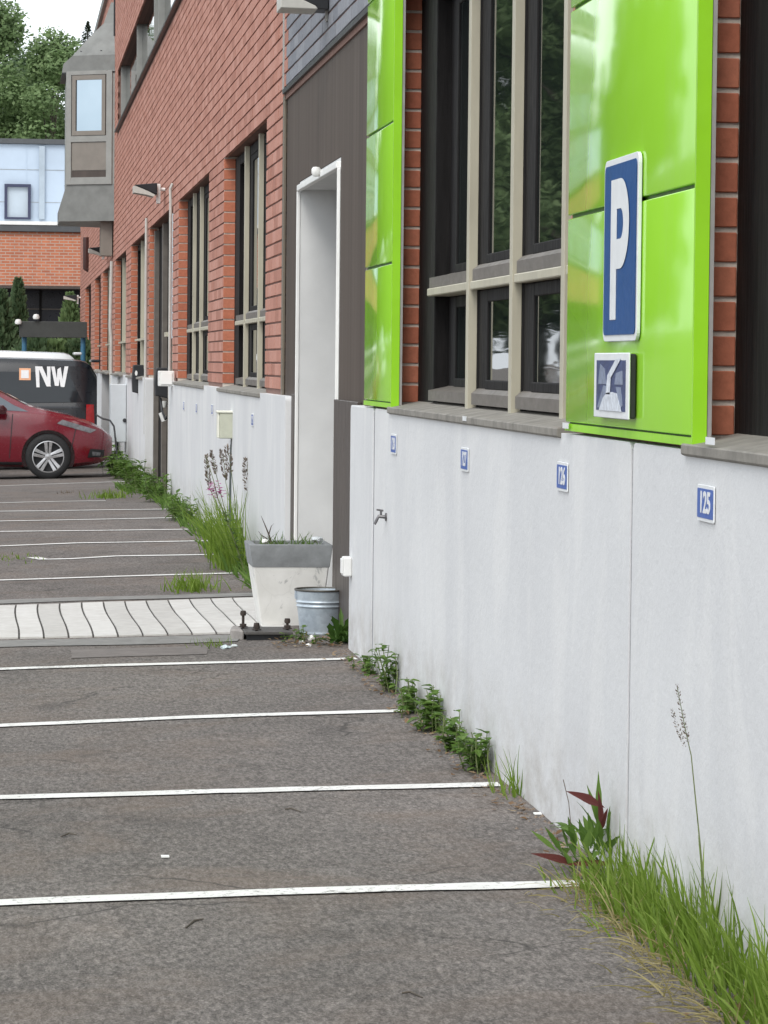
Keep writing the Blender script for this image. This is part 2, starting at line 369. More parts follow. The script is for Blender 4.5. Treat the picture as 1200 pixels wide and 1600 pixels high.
def patch(name, pxs, mat, lift=.003):
    q = [onG(*a) for a in pxs]; g = G(); n = 14
    for j in range(n+1):
        for i in range(n+1):
            u, w = i/n, j/n; a = q[0].lerp(q[1], u); b = q[3].lerp(q[2], u); r = a.lerp(b, w)
            g.v.append((r.x + .02*noise.noise(r*2.0), r.y + .06*noise.noise(r*1.3), gh(r.x, r.y)+lift))
    for j in range(n):
        for i in range(n): a = j*(n+1)+i; g.f.append((a, a+1, a+n+2, a+n+1))
    return mk(name, g, mat, asphalt, smooth=True)
patch('slab_bed', [(-300,1007),(372,988),(402,936),(-300,955)], MT['bed'], .003)
MT['kerb_conc'] = simple('worn_concrete', (.20,.195,.185), .9, .2, 9, .4, 80)
patch('concrete_band', [(-300,1022),(372,1003),(374,992.5),(-300,1010)], MT['kerb_conc'], .0045)
patch('concrete_band', [(-300,952),(404,932),(404,927),(-300,946)], MT['kerb_conc'], .0045)
MT['patch'] = simple('asphalt_patch', (.15,.132,.122), .93, .2, 7, .5, 120)
patch('asphalt_patch', [(112,1016),(330,1009),(322,1024),(108,1031)], MT['patch'], .003)
# ================================================================== BRICK BUILDING
BX, PX = 1.78, 1.74                     # brick face, plinth face
ZL, ZT, ZS = 3.22, 8.2, 1.285           # lintel, wall top, plinth top
bld = thing('brick_building', 'long red brick building with white plinth, lime green panels and dark windows', 'building', (1.79, 20, 0))
# openings along the wall (near Y, far Y)
W0 = (9.92, 14.40); WN = (3.55, 8.02); POR = (15.35, 20.72)
W2 = (22.0, 26.4); W3 = (28.4, 33.5)
DA = (34.7, 40.6); WB = (41.5, 46.7); WC = (48.7, 53.7); WD = (55.7, 61.0); WE = (62.3, 66.6); WF = (69.8, 75.2)
OPEN = [WN, W0, POR, W2, W3, DA, WB, WC, WD, WE, WF]
YE = 80.5; Y0 = -3.0; BAND = (5.34, 6.38); BANDY = (24.0, 53.0)
# backing wall: piers, spandrels
def boxes(name, lst, mat, parent, **k):
    for b_ in lst: g = G(); g.box(*b_); mk(name, g, mat, parent, **k)
cur = Y0
for a, b in OPEN + [(YE, YE)]:
    if a > cur: boxes('pier_core', [(BX+.009, BX+.26, cur, a, -.6, ZL)], MT['mortar_shaded'], bld)
    cur = b
boxes('upper_wall_core', [(BX+.009, BX+.26, Y0, YE, ZL+.001, BAND[0]), (BX+.009, BX+.26, Y0, BANDY[0], BAND[0]+.001, BAND[1]), (BX+.009, BX+.26, BANDY[1], YE, BAND[0]+.001, BAND[1]),
      (BX+.009, BX+.26, Y0, YE, BAND[1]+.001, ZT)], MT['mortar_shaded'], bld)
boxes('end_wall', [(BX+.261, 14, YE-.3, YE, -.6, ZT), (BX+.261, 14, Y0, Y0+.3, -.6, ZT)], MT['mortar_shaded'], bld)
g = G(); g.box(BX-.06, 14.1, Y0-.05, YE+.05, ZT, ZT+.16); mk('roof', g, MT['zinc'], bld)
g = G(); g.box(BX+.27, BX+.30, Y0+.3, YE-.3, -.5, ZT-.1); mk('unlit_room_sheet', g, simple('dark_interior', (.01,.01,.012), .9), bld)  # near-black sheet standing in for the shade of the unlit rooms
# bricks: running bond, near ones single pieces, the rest one mesh of real bricks
CH, BH, BP, BL = .090, .0765, .283, .270
Z00 = 1.3225
ub = bpy.data.meshes.new('brick'); bm = bmesh.new(); bmesh.ops.create_cube(bm, size=1)
bmesh.ops.bevel(bm, geom=[e for e in bm.edges], offset=.035, segments=1, affect='EDGES'); bm.to_mesh(ub); bm.free()
ubm = {}
for k in ('brick', 'brick_wall', 'brick_grey'):
    m_ = ub.copy(); m_.materials.append(MT[k]); ubm[k] = m_
off_b = wloc(bld); NB = [0]
def one_brick(x0, x1, y0, y1, z0, z1, k):
    o = bpy.data.objects.new('brick', ubm[k]); COL.objects.link(o); o.parent = bld; NB[0] += 1
    o.location = Vector(((x0+x1)/2, (y0+y1)/2, (z0+z1)/2)) - off_b; o.scale = (x1-x0, y1-y0, z1-z0)
    o.rotation_euler = (random.uniform(-.006,.006), 0, random.uniform(-.006,.006))
def free(y0, y1, z):
    """wall intervals of [y0,y1] at height z that are brick"""
    cuts = [o for o in OPEN] if z < ZL else []
    if z > ZL and BAND[0]-.02 < z < BAND[1]+.02: cuts = [BANDY]
    if z < ZL+.05: cuts = cuts + ([POR] if POR not in cuts else [])
    segs = [(y0, y1)]
    for a, b in cuts:
        ns = []
        for u, w in segs:
            if b <= u or a >= w: ns.append((u, w)); continue
            if u < a-.02: ns.append((u, a))
            if w > b+.02: ns.append((b, w))
        segs = ns
    return segs
red, grey = G(), G(); row = 0; z = Z00
while z < ZT - .02:
    y = Y0 + (BP/2 if row % 2 else 0)
    while y < YE:
        for a, b in free(y, min(y+BL, YE), z+.04):
            if b-a < .03: continue
            j = random.uniform(-.0015, .0015); zz1 = min(z+BH, ZT)
            isg = a >= 15.25 and b <= 20.60 and z > ZL
            if isg and z < 4.0: one_brick(BX+j, BX+.05, a, b, z, zz1, 'brick_grey')
            elif 20.6 <= a < 22.0 and z < 4.0: one_brick(BX+j, BX+.05, a, b, z, zz1, 'brick_wall')
            else: (grey if (isg or (b < 20.6 and z > ZL)) else red).box(BX+j, BX+.03, a, b, z, zz1, skip=('r',))
        y += BP
    z += CH; row += 1
mk('brickwork', red, MT['brick_wall'], bld, stuff=True, recalc=False)
mk('brickwork', grey, MT['brick_grey'], bld, stuff=True, recalc=False)
# pale drip edge where the painted grey field starts
g = G(); g.box(BX-.004, BX+.02, 20.60, 20.70, ZL+.05, 4.6); mk('paint_edge', g, MT['alu'], bld)
# brick reveals on the far side of each opening (header faces turned to the viewer)
rv = G()
def reveal(Yf, depth, single, zmin=1.33, zmax=ZL):
    z = Z00
    while z < zmax-.02:
        if z >= zmin-.02:
            a = (BX+.002+random.uniform(0,.002), BX+depth-.004, Yf-.012+random.uniform(-.001,.001), Yf+.06, z, min(z+BH, zmax))
            if single: one_brick(*a, 'brick')
            else: rv.box(*a)
        z += CH
for (a, b), d, sgl in ((W0,.10,1), (WN,.10,1), (W2,.10,0), (W3,.10,0), (DA,.10,0), (WB,.10,0), (WC,.10,0), (WD,.10,0), (WE,.1,0), (WF,.1,0)):
    reveal(b, d, sgl and True)
mk('reveal_brickwork', rv, MT['brick'], bld, stuff=True, recalc=False)
boxes('reveal_mortar', [(BX+.006, BX+.12, b-.004, b+.05, 1.28, ZL-.001) for (a, b) in (W0, WN, W2, W3, DA, WB, WC, WD, WE, WF)], MT['mortar'], bld)
# plinth: long panels between open joints, the top notched under the window sills
def plinth(y0, y1, sills=()):
    """one panel; sills = (near, far) stretches where the top is lowered for a sill"""
    top = []; r = .03
    def corner(cy, cz, a0, a1): return [(cy+r*math.cos(math.radians(a0+(a1-a0)*k/4)), cz+r*math.sin(math.radians(a0+(a1-a0)*k/4))) for k in range(5)]
    hi = [y0] + [v for ab in sills for v in ab] + [y1]
    for k in range(0, len(hi), 2):
        a, b = hi[k], hi[k+1]
        if b-a > .07: top += corner(a+r, ZS-r, 180, 90) + corner(b-r, ZS-r, 90, 0)
        if k+2 < len(hi): top += [(max(b, y0), ZW), (min(hi[k+2], y1), ZW)]
    pts = [(y0, -.6)] + top + [(y1, -.6)]
    g = G(); g.prism(pts, 'x', PX, BX+.22); return mk('plinth_panel', g, MT['plinth'], bld, bevel=.006, seg=2)
JY1 = onX(985, 900, PX).y; JY2 = onX(583, 800, PX).y
ZW, PE = 1.272, 19.85
plinth(-3, JY1-.016, [(-3, WN[1]-.05)]); plinth(JY1+.016, JY2-.036, [(W0[0]-.06, W0[1]+.03)]); plinth(JY2+.036, 16.02)
plinth(PE, 34.7, [(21.95, 26.45), (28.35, 33.55)])
plinth(40.55, 55.2, [(41.5, 46.7), (48.7, 53.6)]); plinth(59.9, 80.4, [(62.0, 80.4)])
boxes('joint_seal', [(PX+.005, BX+.2, JY1-.0155, JY1+.0155, -.6, ZS-.02), (PX+.005, BX+.2, JY2-.0355, JY2+.0355, -.6, ZS-.02)], simple('joint_seal', (.20,.20,.225), .8), bld)
# ---- windows
def part_empty(name, loc, parent):
    o = bpy.data.objects.new(name, None); COL.objects.link(o); o.parent = parent; o.location = Vector(loc) - wloc(parent); o.empty_display_size = .1; return o
def window(y0, y1, caps, zt=1.82, near=True, z0=1.308, z1=ZL, jb=.55):
    w = part_empty('window', (BX+.15, y0, z0), bld)
    XF, XC, XGl = BX+.095, BX+.058, BX+.108
    g = G(); g.box(XF, XGl+.03, y0, y0+.10, z0, z1-.02); g.box(XF, XGl+.10, y1-jb, y1-.014, z0, z1-.02); g.box(XF+.002, XGl+.03, y0+.10, y1-jb, z1-.10, z1-.02); mk('window_frame', g, MT['frame'], w, bevel=.004)
    bv = .004 if near else 0
    edges = [y0+.10] + [c_ for c_ in sorted(caps)] + [y1-jb]
    for cy in caps:
        g = G(); g.prism([(XC, cy-.030), (XC+.036, cy-.030), (XC+.036, cy-.024), (XC+.004, cy-.024), (XC+.004, cy+.040), (XC, cy+.040)], 'z', z0+.005, z1-.02); mk('mullion_cap', g, MT['beige'], w, bevel=.001)
        g = G(); g.prism([(XC+.0055, cy-.0225), (XC+.0375, cy-.0225), (XC+.0375, cy-.045), (XGl+.09, cy-.045), (XGl+.09, cy+.045), (XC+.0055, cy+.045)], 'z', z0+.005, z1-.02); mk('mullion', g, MT['frame'], w, bevel=bv)
    for i in range(len(edges)-1):
        a = edges[i] + (.047 if i else .002); b = edges[i+1] - (.047 if i < len(edges)-2 else .002)
        if b-a < .05: continue
        fs = min(.22, (b-a)*.3) if near else .05
        XG = XGl + (.06 if i == len(edges)-2 and jb > .3 else 0)
        g = G(); g.box(XC+.004, XG+.02, a-.01, b+.01, zt-.02, zt+.014); mk('transom', g, MT['beige'], w, bevel=bv)
        for (p0, p1) in ((z0+.03, zt-.022), (zt+.016, z1-.10)):
            up = p0 > zt
            g = G(); q0, q1 = p0, p1
            g.box(XG-.008, XG+.02, a, a+.045, q0, q1); g.box(XG-.008, XG+.02, b-fs, b, q0, q1); g.box(XG-.0075, XG+.02, a+.045, b-fs, q1-.05, q1)
            g.box(XG-.016, XG+.02, a+.045, b-fs, q0+.062, q0+.10)
            mk('sash', g, MT['frame'], w, bevel=bv)
            g = G(); g.prism([(XC+.012, q0), (XG+.01, q0), (XG+.01, q0+.072), (XG-.018, q0+.062), (XC+.012, q0+.045)], 'y', a+.005, b-.005); mk('bottom_rail', g, MT['rail'], w)
            g = G(); g.box(XG, XG+.012, a+.03, b-.03, q0+.05, q1-.03); mk('pane', g, MT['glass'], w)
    # sill
    g = G(); g.prism([(PX-.014, z0-.035), (PX-.014, z0-.008), (BX+.14, z0+.028), (BX+.14, z0-.02), (PX-.002, z0-.04)], 'y', y0-.10, y1-.05); mk('sill', g, MT['sill'], w, bevel=.003)
    return w
c1, c2, c3 = onX(733, 300, BX+.06).y, onX(801, 300, BX+.06).y, onX(882, 300, BX+.06).y
window(W0[0], W0[1], [c3, c2, c1])
window(WN[0], WN[1], [4.7, 5.8, 6.85])
window(W2[0], W2[1], [onX(384,400,BX+.07).y, onX(406,400,BX+.07).y], z0=1.29)
window(W3[0], W3[1], [onX(303,430,BX+.07).y, onX(314,430,BX+.07).y], z0=1.29)
def dark_bay(y0, y1, caps, z0=1.29, door=False):
    w = part_empty('window', (BX+.15, y0, z0), bld)
    g = G(); g.box(BX+.10, BX+.19, y0, y0+.1, z0, ZL-.02); g.box(BX+.10, BX+.19, y1-.09, y1-.014, z0, ZL-.02); g.box(BX+.102, BX+.19, y0+.1, y1-.09, ZL-.1, ZL-.02); mk('window_frame', g, MT['frame'], w)
    ed = [y0+.1] + sorted(caps) + [y1-.09]
    for cy in caps:
        g = G(); g.box(BX+.06, BX+.17, cy-.03, cy+.03, z0, ZL-.02); mk('mullion', g, MT['beige'], w)
    for a, b in zip(ed[:-1], ed[1:]):
        g = G(); g.box(BX+.155, BX+.17, a+.03, b-.03, z0, ZL-.1); mk('pane', g, MT['glass'], w)
        g = G(); g.box(BX+.055, BX+.15, a+.04, b-.04, 1.79, 1.82); mk('transom', g, MT['beige'], w)
    if z0 > 1: 
        g = G(); g.prism([(PX-.035, z0-.035), (PX-.035, z0-.008), (BX+.14, z0+.028), (BX+.14, z0-.02)], 'y', y0-.04, y1); mk('sill', g, MT['sill'], w)
    return w
dark_bay(*WB, [43.0, 44.6]); dark_bay(*WC, [50.2, 52.0]); dark_bay(*WD, [57.5, 59.2], z0=1.29); dark_bay(*WE, [64.0]); dark_bay(*WF, [72.0])
# upper floor ribbon window
w = part_empty('ribbon_window', (BX+.1, BANDY[0], BAND[0]), bld)
g = G(); g.box(BX+.11, BX+.12, BANDY[0], BANDY[1], BAND[0], BAND[1]); mk('pane', g, MT['glass'], w)
g = G(); g.prism([(BX-.05, BAND[0]-.02), (BX-.05, BAND[0]+.01), (BX+.11, BAND[0]+.05), (BX+.11, BAND[0]-.02)], 'y', BANDY[0]-.03, BANDY[1]); mk('sill', g, MT['black_metal'], w)
for y in (26.0, 32.7, 39.2, 40.4, 45.9, 52.4):
    g = G(); g.box(BX+.035, BX+.11, y-.05, y+.05, BAND[0]+.03, BAND[1]); mk('mullion', g, MT['zinc_light'], w)
# dark door bay with pale sidelight, down to the ground
w = part_empty('door_bay', (BX+.1, DA[0], 0), bld)
g = G(); g.box(BX+.13, BX+.18, DA[0], DA[1]-.014, -.5, ZL-.02); mk('door_leaf', g, MT['frame'], w)
boxes('door_frame', [(BX+.06, BX+.125, DA[1]-2.4, DA[1]-2.25, -.4, ZL-.05), (BX+.06, BX+.125, DA[1]-.25, DA[1]-.1, -.4, ZL-.05)], MT['rail'], w, bevel=.004)
g = G(); g.box(BX+.02, BX+.10, DA[0]+.1, DA[0]+.9, 1.75, ZL-.06); mk('pale_blind', g, simple('pale_blind', (.55,.58,.60), .6, .12, 8, stretch=(1,1,.3)), w, bevel=.01)
g = G(); g.box(BX+.06, BX+.13, DA[0]+1.1, DA[0]+1.22, 1.3, 1.85); g.box(BX-.02, BX+.13, DA[0]+.95, DA[0]+1.4, 1.78, 1.83); mk('door_rail', g, MT['beige'], w)
# ---- green enamelled panels (box panels with folded edges, on an aluminium back frame)
GX = 1.735
def green_stack(y0, y1, n):
    z = 1.317
    for k in range(n):
        zt = z + .645
        g = G(); g.box(GX, GX+.030, y0, y1, z+.006, zt-.006); mk('green_panel', g, MT['green'], bld, bevel=.0035, seg=2, smooth=True, angle=60)
        z = zt
    g = G(); g.box(GX+.012, GX+.034, y0+.012, y1-.012, 1.30, z-.01); mk('panel_back', g, MT['seam'], bld)
    g = G(); g.box(GX+.036, GX+.047, y0-.004, y1+.002, 1.31, z); mk('panel_frame', g, MT['alu'], bld)
    g = G(); g.prism([(GX-.002, 1.296), (GX-.002, 1.318), (GX+.003, 1.318), (GX+.003, 1.301), (GX+.034, 1.301), (GX+.034, 1.296)], 'y', y0-.004, y1); mk('bottom_lip', g, MT['green_edge'], bld)
    g = G(); g.prism([(GX-.003, y0-.006), (GX+.034, y0-.006), (GX+.034, y0-.001), (GX+.002, y0-.001), (GX+.002, y0+.010), (GX-.003, y0+.010)], 'z', 1.296, z); mk('edge_fold', g, MT['green_edge'], bld)
green_stack(onX(1087, 400, GX).y, onX(887, 400, GX).y, 5)
green_stack(onX(614, 400, GX).y, onX(571, 400, GX).y, 5)
# ---- brown clad portal with a white door recess
DY0, DY1, DZ = onX(529, 500, 1.80).y, onX(467, 500, 1.80).y, 2.58
CX = 1.80
por = part_empty('portal', (CX, POR[0], 0), bld)
NP = 4; yy_ = [POR[0]+.06, DY0-.004]; boxes('cladding_panel', [(CX, CX+.05, POR[0]+.06, DY0-.05, -.3, ZL+.035), (CX+.001, CX+.05, DY1+.056, POR[1]-.13, -.3, ZL+.035), (CX+.0005, CX+.05, DY0-.048, DY1+.054, DZ+.054, ZL+.035)], MT['brown'], por)
boxes('edge_trim', [(CX-.018, CX-.001, POR[0]+.02, POR[0]+.12, -.3, ZL+.03), (CX-.018, CX-.001, POR[1]-.12, POR[1]-.004, -.3, ZL+.03)], MT['olive_trim'], por, bevel=.003)
g = G(); g.box(CX-.03, CX-.002, POR[0]+.24, POR[0]+.30, 1.25, ZL+.02); mk('edge_trim', g, MT['olive_trim'], por, bevel=.003)
boxes('lower_post', [(CX-.024, CX-.002, 16.03, DY0-.02, -.3, 1.30), (CX-.024, CX-.002, DY1+.02, PE-.006, -.3, 1.30)], MT['brown_dark'], por, bevel=.003)
g = G(); g.box(CX-.03, CX+.06, POR[0], POR[1]-.1, ZL+.036, ZL+.066); mk('drip_flashing', g, MT['black_metal'], por)
boxes('recess_wall', [(CX+.004, CX+.9, DY1, DY1+.05, -.3, DZ+.05), (CX+.004, CX+.9, DY0-.045, DY0, -.3, DZ+.05), (CX+.004, CX+.9, DY0+.001, DY1-.001, DZ, DZ+.05), (CX+.901, CX+.95, DY0-.05, DY1+.05, -.3, DZ+.05)], MT['white_paint'], por)
boxes('white_edge', [(CX-.02, CX+.014, DY0, DY1+.008, DZ-.008, DZ+.028), (CX-.02, CX+.002, DY1-.006, DY1+.014, 0, DZ-.009), (CX-.016, CX+.002, DY0-.012, DY0+.006, 0, DZ-.009)], MT['white_trim'], por, bevel=.003)
g = G(); q = onX(494, 268, CX-.04); g.lathe([(.001,-.03),(.018,-.028),(.027,-.012),(.027,.014),(.018,.026),(.001,.028)], q, 16, 'z'); g.box(q.x, CX-.001, q.y-.012, q.y+.012, q.z-.012, q.z+.012)
tag(mk('bulkhead_lamp', g, MT['white_plastic'], smooth=True), 'small round white lamp on the top edge of the white doorway', 'lamp')
# ---- oriel on the upper floor
YO = onX(179, 200, BX).y; ow = .90; sp = .55        # wall end of the splayed face, projection, splay
ori = part_empty('oriel', (BX, YO, 3.9), bld)
def osec(z0, z1, d0, d1, inset0=0, inset1=0):
    """ring between two heights of the oriel plan (outer projection d)"""
    g = G(); L = 3.0
    def plan(d, z, i): return [(BX+.01, YO+i, z), (BX-d, YO+sp*d/ow+i, z), (BX-d, YO+L-sp*d/ow-i, z), (BX+.01, YO+L-i, z)]
    a, b = plan(d0, z0, inset0), plan(d1, z1, inset1); return a, b
def oloft(name, levels, mat, **k):
    g = G()
    for (z, d, i) in levels:
        g.v += osec(z, z, d, d, i, i)[0]
    n = len(levels)
    for q in range(n-1):
        for e in range(3): a = 4*q+e; g.f.append((a, a+1, a+5, a+4))
    g.f += [(3,2,1,0), tuple(4*(n-1)+e for e in range(4))]
    return mk(name, g, mat, ori, **k)
def oz(py): return EYE + (VPY-py)*YO/F_PX
oloft('base_panel', [(oz(345), ow*1.04, 0), (oz(325), ow*1.04, 0), (oz(288), ow*.90, 0)], MT['zinc'])
oloft('shell', [(oz(288)+.002, ow*.90, 0), (oz(112), ow*.90, 0)], MT['zinc_light'])
oloft('roof', [(oz(114), ow*.985, 0), (oz(100), ow*.97, 0), (oz(88), ow*.80, 0), (oz(60), ow*.50, .25), (oz(35), ow*.20, .5), (oz(2), ow*.06, .6)], MT['zinc'])
oloft('gutter', [(oz(116), ow*1.0, -.01), (oz(113.5), ow*1.0, -.01)], MT['black_metal'])
# the splayed face: frames, pane, panel
A = Vector((BX+.01, YO, 0)); B = Vector((BX-ow*.90, YO+sp*.90, 0)); ud = (A-B).normalized(); nd = Vector((ud.y, -ud.x, 0)); 
if nd.y > 0: nd = -nd
Lf = (A-B).length
def fpl(name, u0, u1, z0, z1, t0, t1, mat, par):
    g = G(); c_ = []
    for u, z in ((u0,z0),(u1,z0),(u1,z1),(u0,z1)): c_.append(B + ud*u + Vector((0,0,z)))
    vs = [q + nd*t0 for q in c_] + [q + nd*t1 for q in c_]
    g.add(vs, [(0,1,2,3),(7,6,5,4),(0,4,5,1),(1,5,6,2),(2,6,7,3),(3,7,4,0)]); return mk(name, g, mat, par)
zz = [oz(y) for y in (283, 278, 222, 213, 118, 112)]
fpl('corner_post', .0, .10, oz(288), oz(113), .002, .03, MT['zinc_light'], ori); fpl('corner_post', Lf-.16, Lf-.05, oz(288), oz(113), .002, .03, MT['zinc_light'], ori)
fpl('rail', .10, Lf-.16, oz(288), oz(277), .002, .028, MT['zinc_light'], ori); fpl('rail', .10, Lf-.16, oz(222), oz(213), .002, .03, MT['zinc_light'], ori); fpl('rail', .10, Lf-.16, oz(118), oz(112), .002, .03, MT['zinc_light'], ori)
fpl('infill_panel', .11, Lf-.17, oz(266), oz(223), .001, .012, MT['taupe'], ori); fpl('infill_base', .11, Lf-.17, oz(277), oz(266.5), .001, .006, MT['brown_dark'], ori)
for a_ in ((.12,.19,212,119),(Lf-.25,Lf-.18,212,119)): fpl('window_frame', a_[0], a_[1], oz(a_[2]), oz(a_[3]), .003, .035, MT['taupe'], ori)
for a_ in ((212,205),(126,119)): fpl('window_frame', .19, Lf-.25, oz(a_[0]), oz(a_[1]), .003, .034, MT['taupe'], ori)
fpl('pane', .19, Lf-.25, oz(205), oz(126), .001, .01, MT['coated'], ori)
for u in (.22, .62): 
    q = B + ud*u + nd*(-.12); g = G(); g.tube([(q.x, q.y, oz(92)), (q.x, q.y-.06, oz(80))], .03, 6); mk('snow_hook', g, MT['black_metal'], ori)
g = G(); g.tube([(BX-.01, YO-.01, oz(60)), (BX-.01, YO-.01, ZT)], .02, 6); mk('edge_cable', g, MT['black_metal'], ori)
g = G(); g.box(BX-.22, BX-.02, YO+.3, YO+.9, oz(398), oz(345)); mk('bracket', g, MT['taupe'], ori)
# ================================================================== SIGNS AND FIXTURES ON THE WALL
def text_mesh(txt, size, ext=.001, bold=0):
    cu = bpy.data.curves.new('t', 'FONT'); cu.body = txt; cu.size = size; cu.align_x = 'CENTER'; cu.align_y = 'CENTER'; cu.extrude = ext; cu.offset = bold
    o = bpy.data.objects.new('t', cu); COL.objects.link(o); bpy.context.view_layer.update()
    me = bpy.data.meshes.new_from_object(o.evaluated_get(bpy.context.evaluated_depsgraph_get())); bpy.data.objects.remove(o); bpy.data.curves.remove(cu); return me
def wall_frame(o): o.rotation_euler = (math.pi/2, 0, -math.pi/2)       # local x -> -Y (reads left to right from the lot), local y -> up, local z -> -X
ps0, ps1 = onX(945, 400, GX-.01), onX(998, 400, GX-.01); SH0, SH1 = onX(968, 533, GX-.01).z, onX(972, 245, GX-.01).z
sy, sz, sw, sh = (ps0.y+ps1.y)/2, (SH0+SH1)/2, ps0.y-ps1.y, SH1-SH0
sign = thing('parking_sign', 'blue parking sign with a white letter P on the near green panel', 'sign', (GX-.003, sy, sz)); wall_frame(sign)
def rrect(w, h, r, n=5):
    pts = []
    for cx, cy, a0 in ((w/2-r, h/2-r, 0), (-w/2+r, h/2-r, 90), (-w/2+r, -h/2+r, 180), (w/2-r, -h/2+r, 270)):
        for k in range(n+1): a = math.radians(a0+90*k/n); pts.append((cx+r*math.cos(a), cy+r*math.sin(a)))
    return pts
g = G(); g.prism(rrect(sw, sh, .03), 'z', 0, .010); mk('white_border', g, MT['sign_white'], sign, local=True, bevel=.001)
g = G(); g.prism(rrect(sw-.036, sh-.036, .020), 'z', .0115, .0125); mk('blue_field', g, MT['blue_sign'], sign, local=True)
# the letter P: stem and bowl
g = G(); H = .40; x0, st = -.125, .085
g.prism([(x0, -H/2), (x0+st, -H/2), (x0+st, H/2), (x0, H/2)], 'z', .0135, .0145)
R, cy, n = .128, H/2-.128, 18; xs_ = x0+st+.055; outer = [(x0+st, H/2), (xs_, H/2)]; inner = [(x0+st, H/2-.085), (xs_, H/2-.085)]
for k in range(1, n+1):
    a = math.pi/2 - math.pi*k/n; outer.append((xs_+R*math.cos(a), cy+R*math.sin(a))); inner.append((xs_+(R-.085)*math.cos(a), cy+(R-.085)*math.sin(a)))
outer.append((x0+st, cy-R)); inner.append((x0+st, cy-R+.085))
m_ = len(outer); vs = [(p[0],p[1],.0145) for p in outer] + [(p[0],p[1],.0145) for p in inner]; g.add(vs, [(i,i+1,m_+i+1,m_+i) for i in range(m_-1)])
mk('letter', g, MT['sign_white'], sign, local=True)
# picture notice below it: white frame box with a printed picture of a white nozzle and hose
n0, n1 = onX(929, 600, GX-.024), onX(983, 600, GX-.024); nz0, nz1 = onX(957, 652, GX-.024).z, onX(957, 553, GX-.024).z
nw, nh, ncy, ncz = n0.y-n1.y, nz1-nz0, (n0.y+n1.y)/2, (nz0+nz1)/2
nb = thing('picture_notice', 'small white framed picture notice with black side below the parking sign', 'notice', (GX-.003, ncy, ncz)); wall_frame(nb)
g = G(); g.box(-nw/2+.01, nw/2-.004, -nh/2, nh/2, 0, .017); mk('backing_box', g, MT['black_plastic'], nb, local=True, bevel=.003)
g = G(); g.box(-nw/2, nw/2, -nh/2-.003, nh/2+.003, .0175, .0225); mk('frame', g, MT['sign_white'], nb, local=True, bevel=.002)
zf = .0230
def flat(name, polys, z, mat):
    for q in polys: g = G(); g.prism(q, 'z', z, z+.0006); mk(name, g, mat, nb, local=True)
flat('print_ground', [[(-nw*.42,-nh*.40),(nw*.42,-nh*.40),(nw*.42,nh*.40),(-nw*.42,nh*.40)]], zf, simple('print_navy', (.025,.045,.14), .4, .3, 40))
flat('print_seat', [[(-nw*.36,nh*.02),(-nw*.12,nh*.02),(-nw*.16,nh*.26),(-nw*.30,nh*.34)], [(nw*.12,nh*.02),(nw*.36,nh*.02),(nw*.34,nh*.24),(nw*.16,nh*.20)], [(-nw*.38,-nh*.36),(-nw*.22,-nh*.36),(-nw*.1,-nh*.02),(-nw*.2,0)], [(nw*.28,-nh*.36),(nw*.36,-nh*.3),(nw*.3,-nh*.02),(nw*.16,-nh*.02)]], zf+.001, simple('print_grey', (.20,.24,.34), .4, .3, 60))
flat('print_nozzle', [[(-nw*.32,-nh*.40),(nw*.34,-nh*.40),(nw*.2,-nh*.12),(nw*.06,-nh*.1),(-nw*.1,-nh*.12),(-nw*.2,-nh*.2)], [(-nw*.12,-nh*.14),(nw*.0,-nh*.14),(nw*.02,nh*.12),(nw*.3,nh*.42),(nw*.16,nh*.42),(-nw*.08,nh*.16)]], zf+.002, simple('print_white', (.62,.66,.72), .4, .25, 50))
# bay number plates
def plate(txt, px, label, y=None, X=PX-.002, wd=.185, ht=.092):
    q = onX(px[0], px[1], X) if y is None else Vector((X, y, px))
    o = thing('number_plate', label, 'number plate', q, 0, 'bay number plates on the plinth'); wall_frame(o)
    g = G(); g.prism(rrect(wd, ht, .004, 2), 'z', 0, .004); mk('plate', g, MT['sign_white'], o, local=True, bevel=.0008)
    g = G(); g.prism(rrect(wd-.006, ht-.018, .004, 2), 'z', .0045, .0050); mk('blue_field', g, MT['plate_blue'], o, local=True)
    me = text_mesh(txt, .074, .0004, .0022); me.materials.append(MT['sign_white']); d = bpy.data.objects.new('digits', me); COL.objects.link(d); d.parent = o; d.location = (0, 0, .0056); d.scale = (1.15, 1, 1)
    return o
plate('125', (1104.5, 787), 'blue and white number plate 125 on the plinth below the near window')
plate('126', (880, 745), 'blue number plate on the white plinth below the near end of the long window')
plate('127', (727, 718), 'blue number plate on the white plinth below the middle of the long window')
plate('128', (616, 694), 'blue number plate on the white plinth nearest the brown doorway')
for txt, px, lab in (('129', (395,656), 'edge-on number plate between the cream meter box and the brown doorway'), ('130', (332,640), 'edge-on number plate just left of the cream meter box'),
                ('131', (307.5,638), 'edge-on number plate on the far plinth, second left of the meter box'), ('132', (287.5,634), 'edge-on number plate on the far plinth, third left of the meter box'), ('133', (185,636), 'edge-on number plate on the plinth left of the grey cabinet')):
    plate(txt, px, lab)
# faint paint ghost behind plate 125, small inspection tags on the sills
for i, (px, py) in enumerate(((1110, 689), (884, 665), (726, 654))):
    q = onX(px, py, PX-.0155); g = G(); g.box(q.x-.0015, q.x, q.y-.05, q.y+.05, q.z-.009, q.z+.009)
    tag(mk('sill_tag', g, MT['sign_white']), ['small white tag on the sill end right of the parking sign', 'small white tag on the sill end left of the green panel', 'small white tag in the middle of the long sill'][i], 'tag', 'white tags on the window sills')
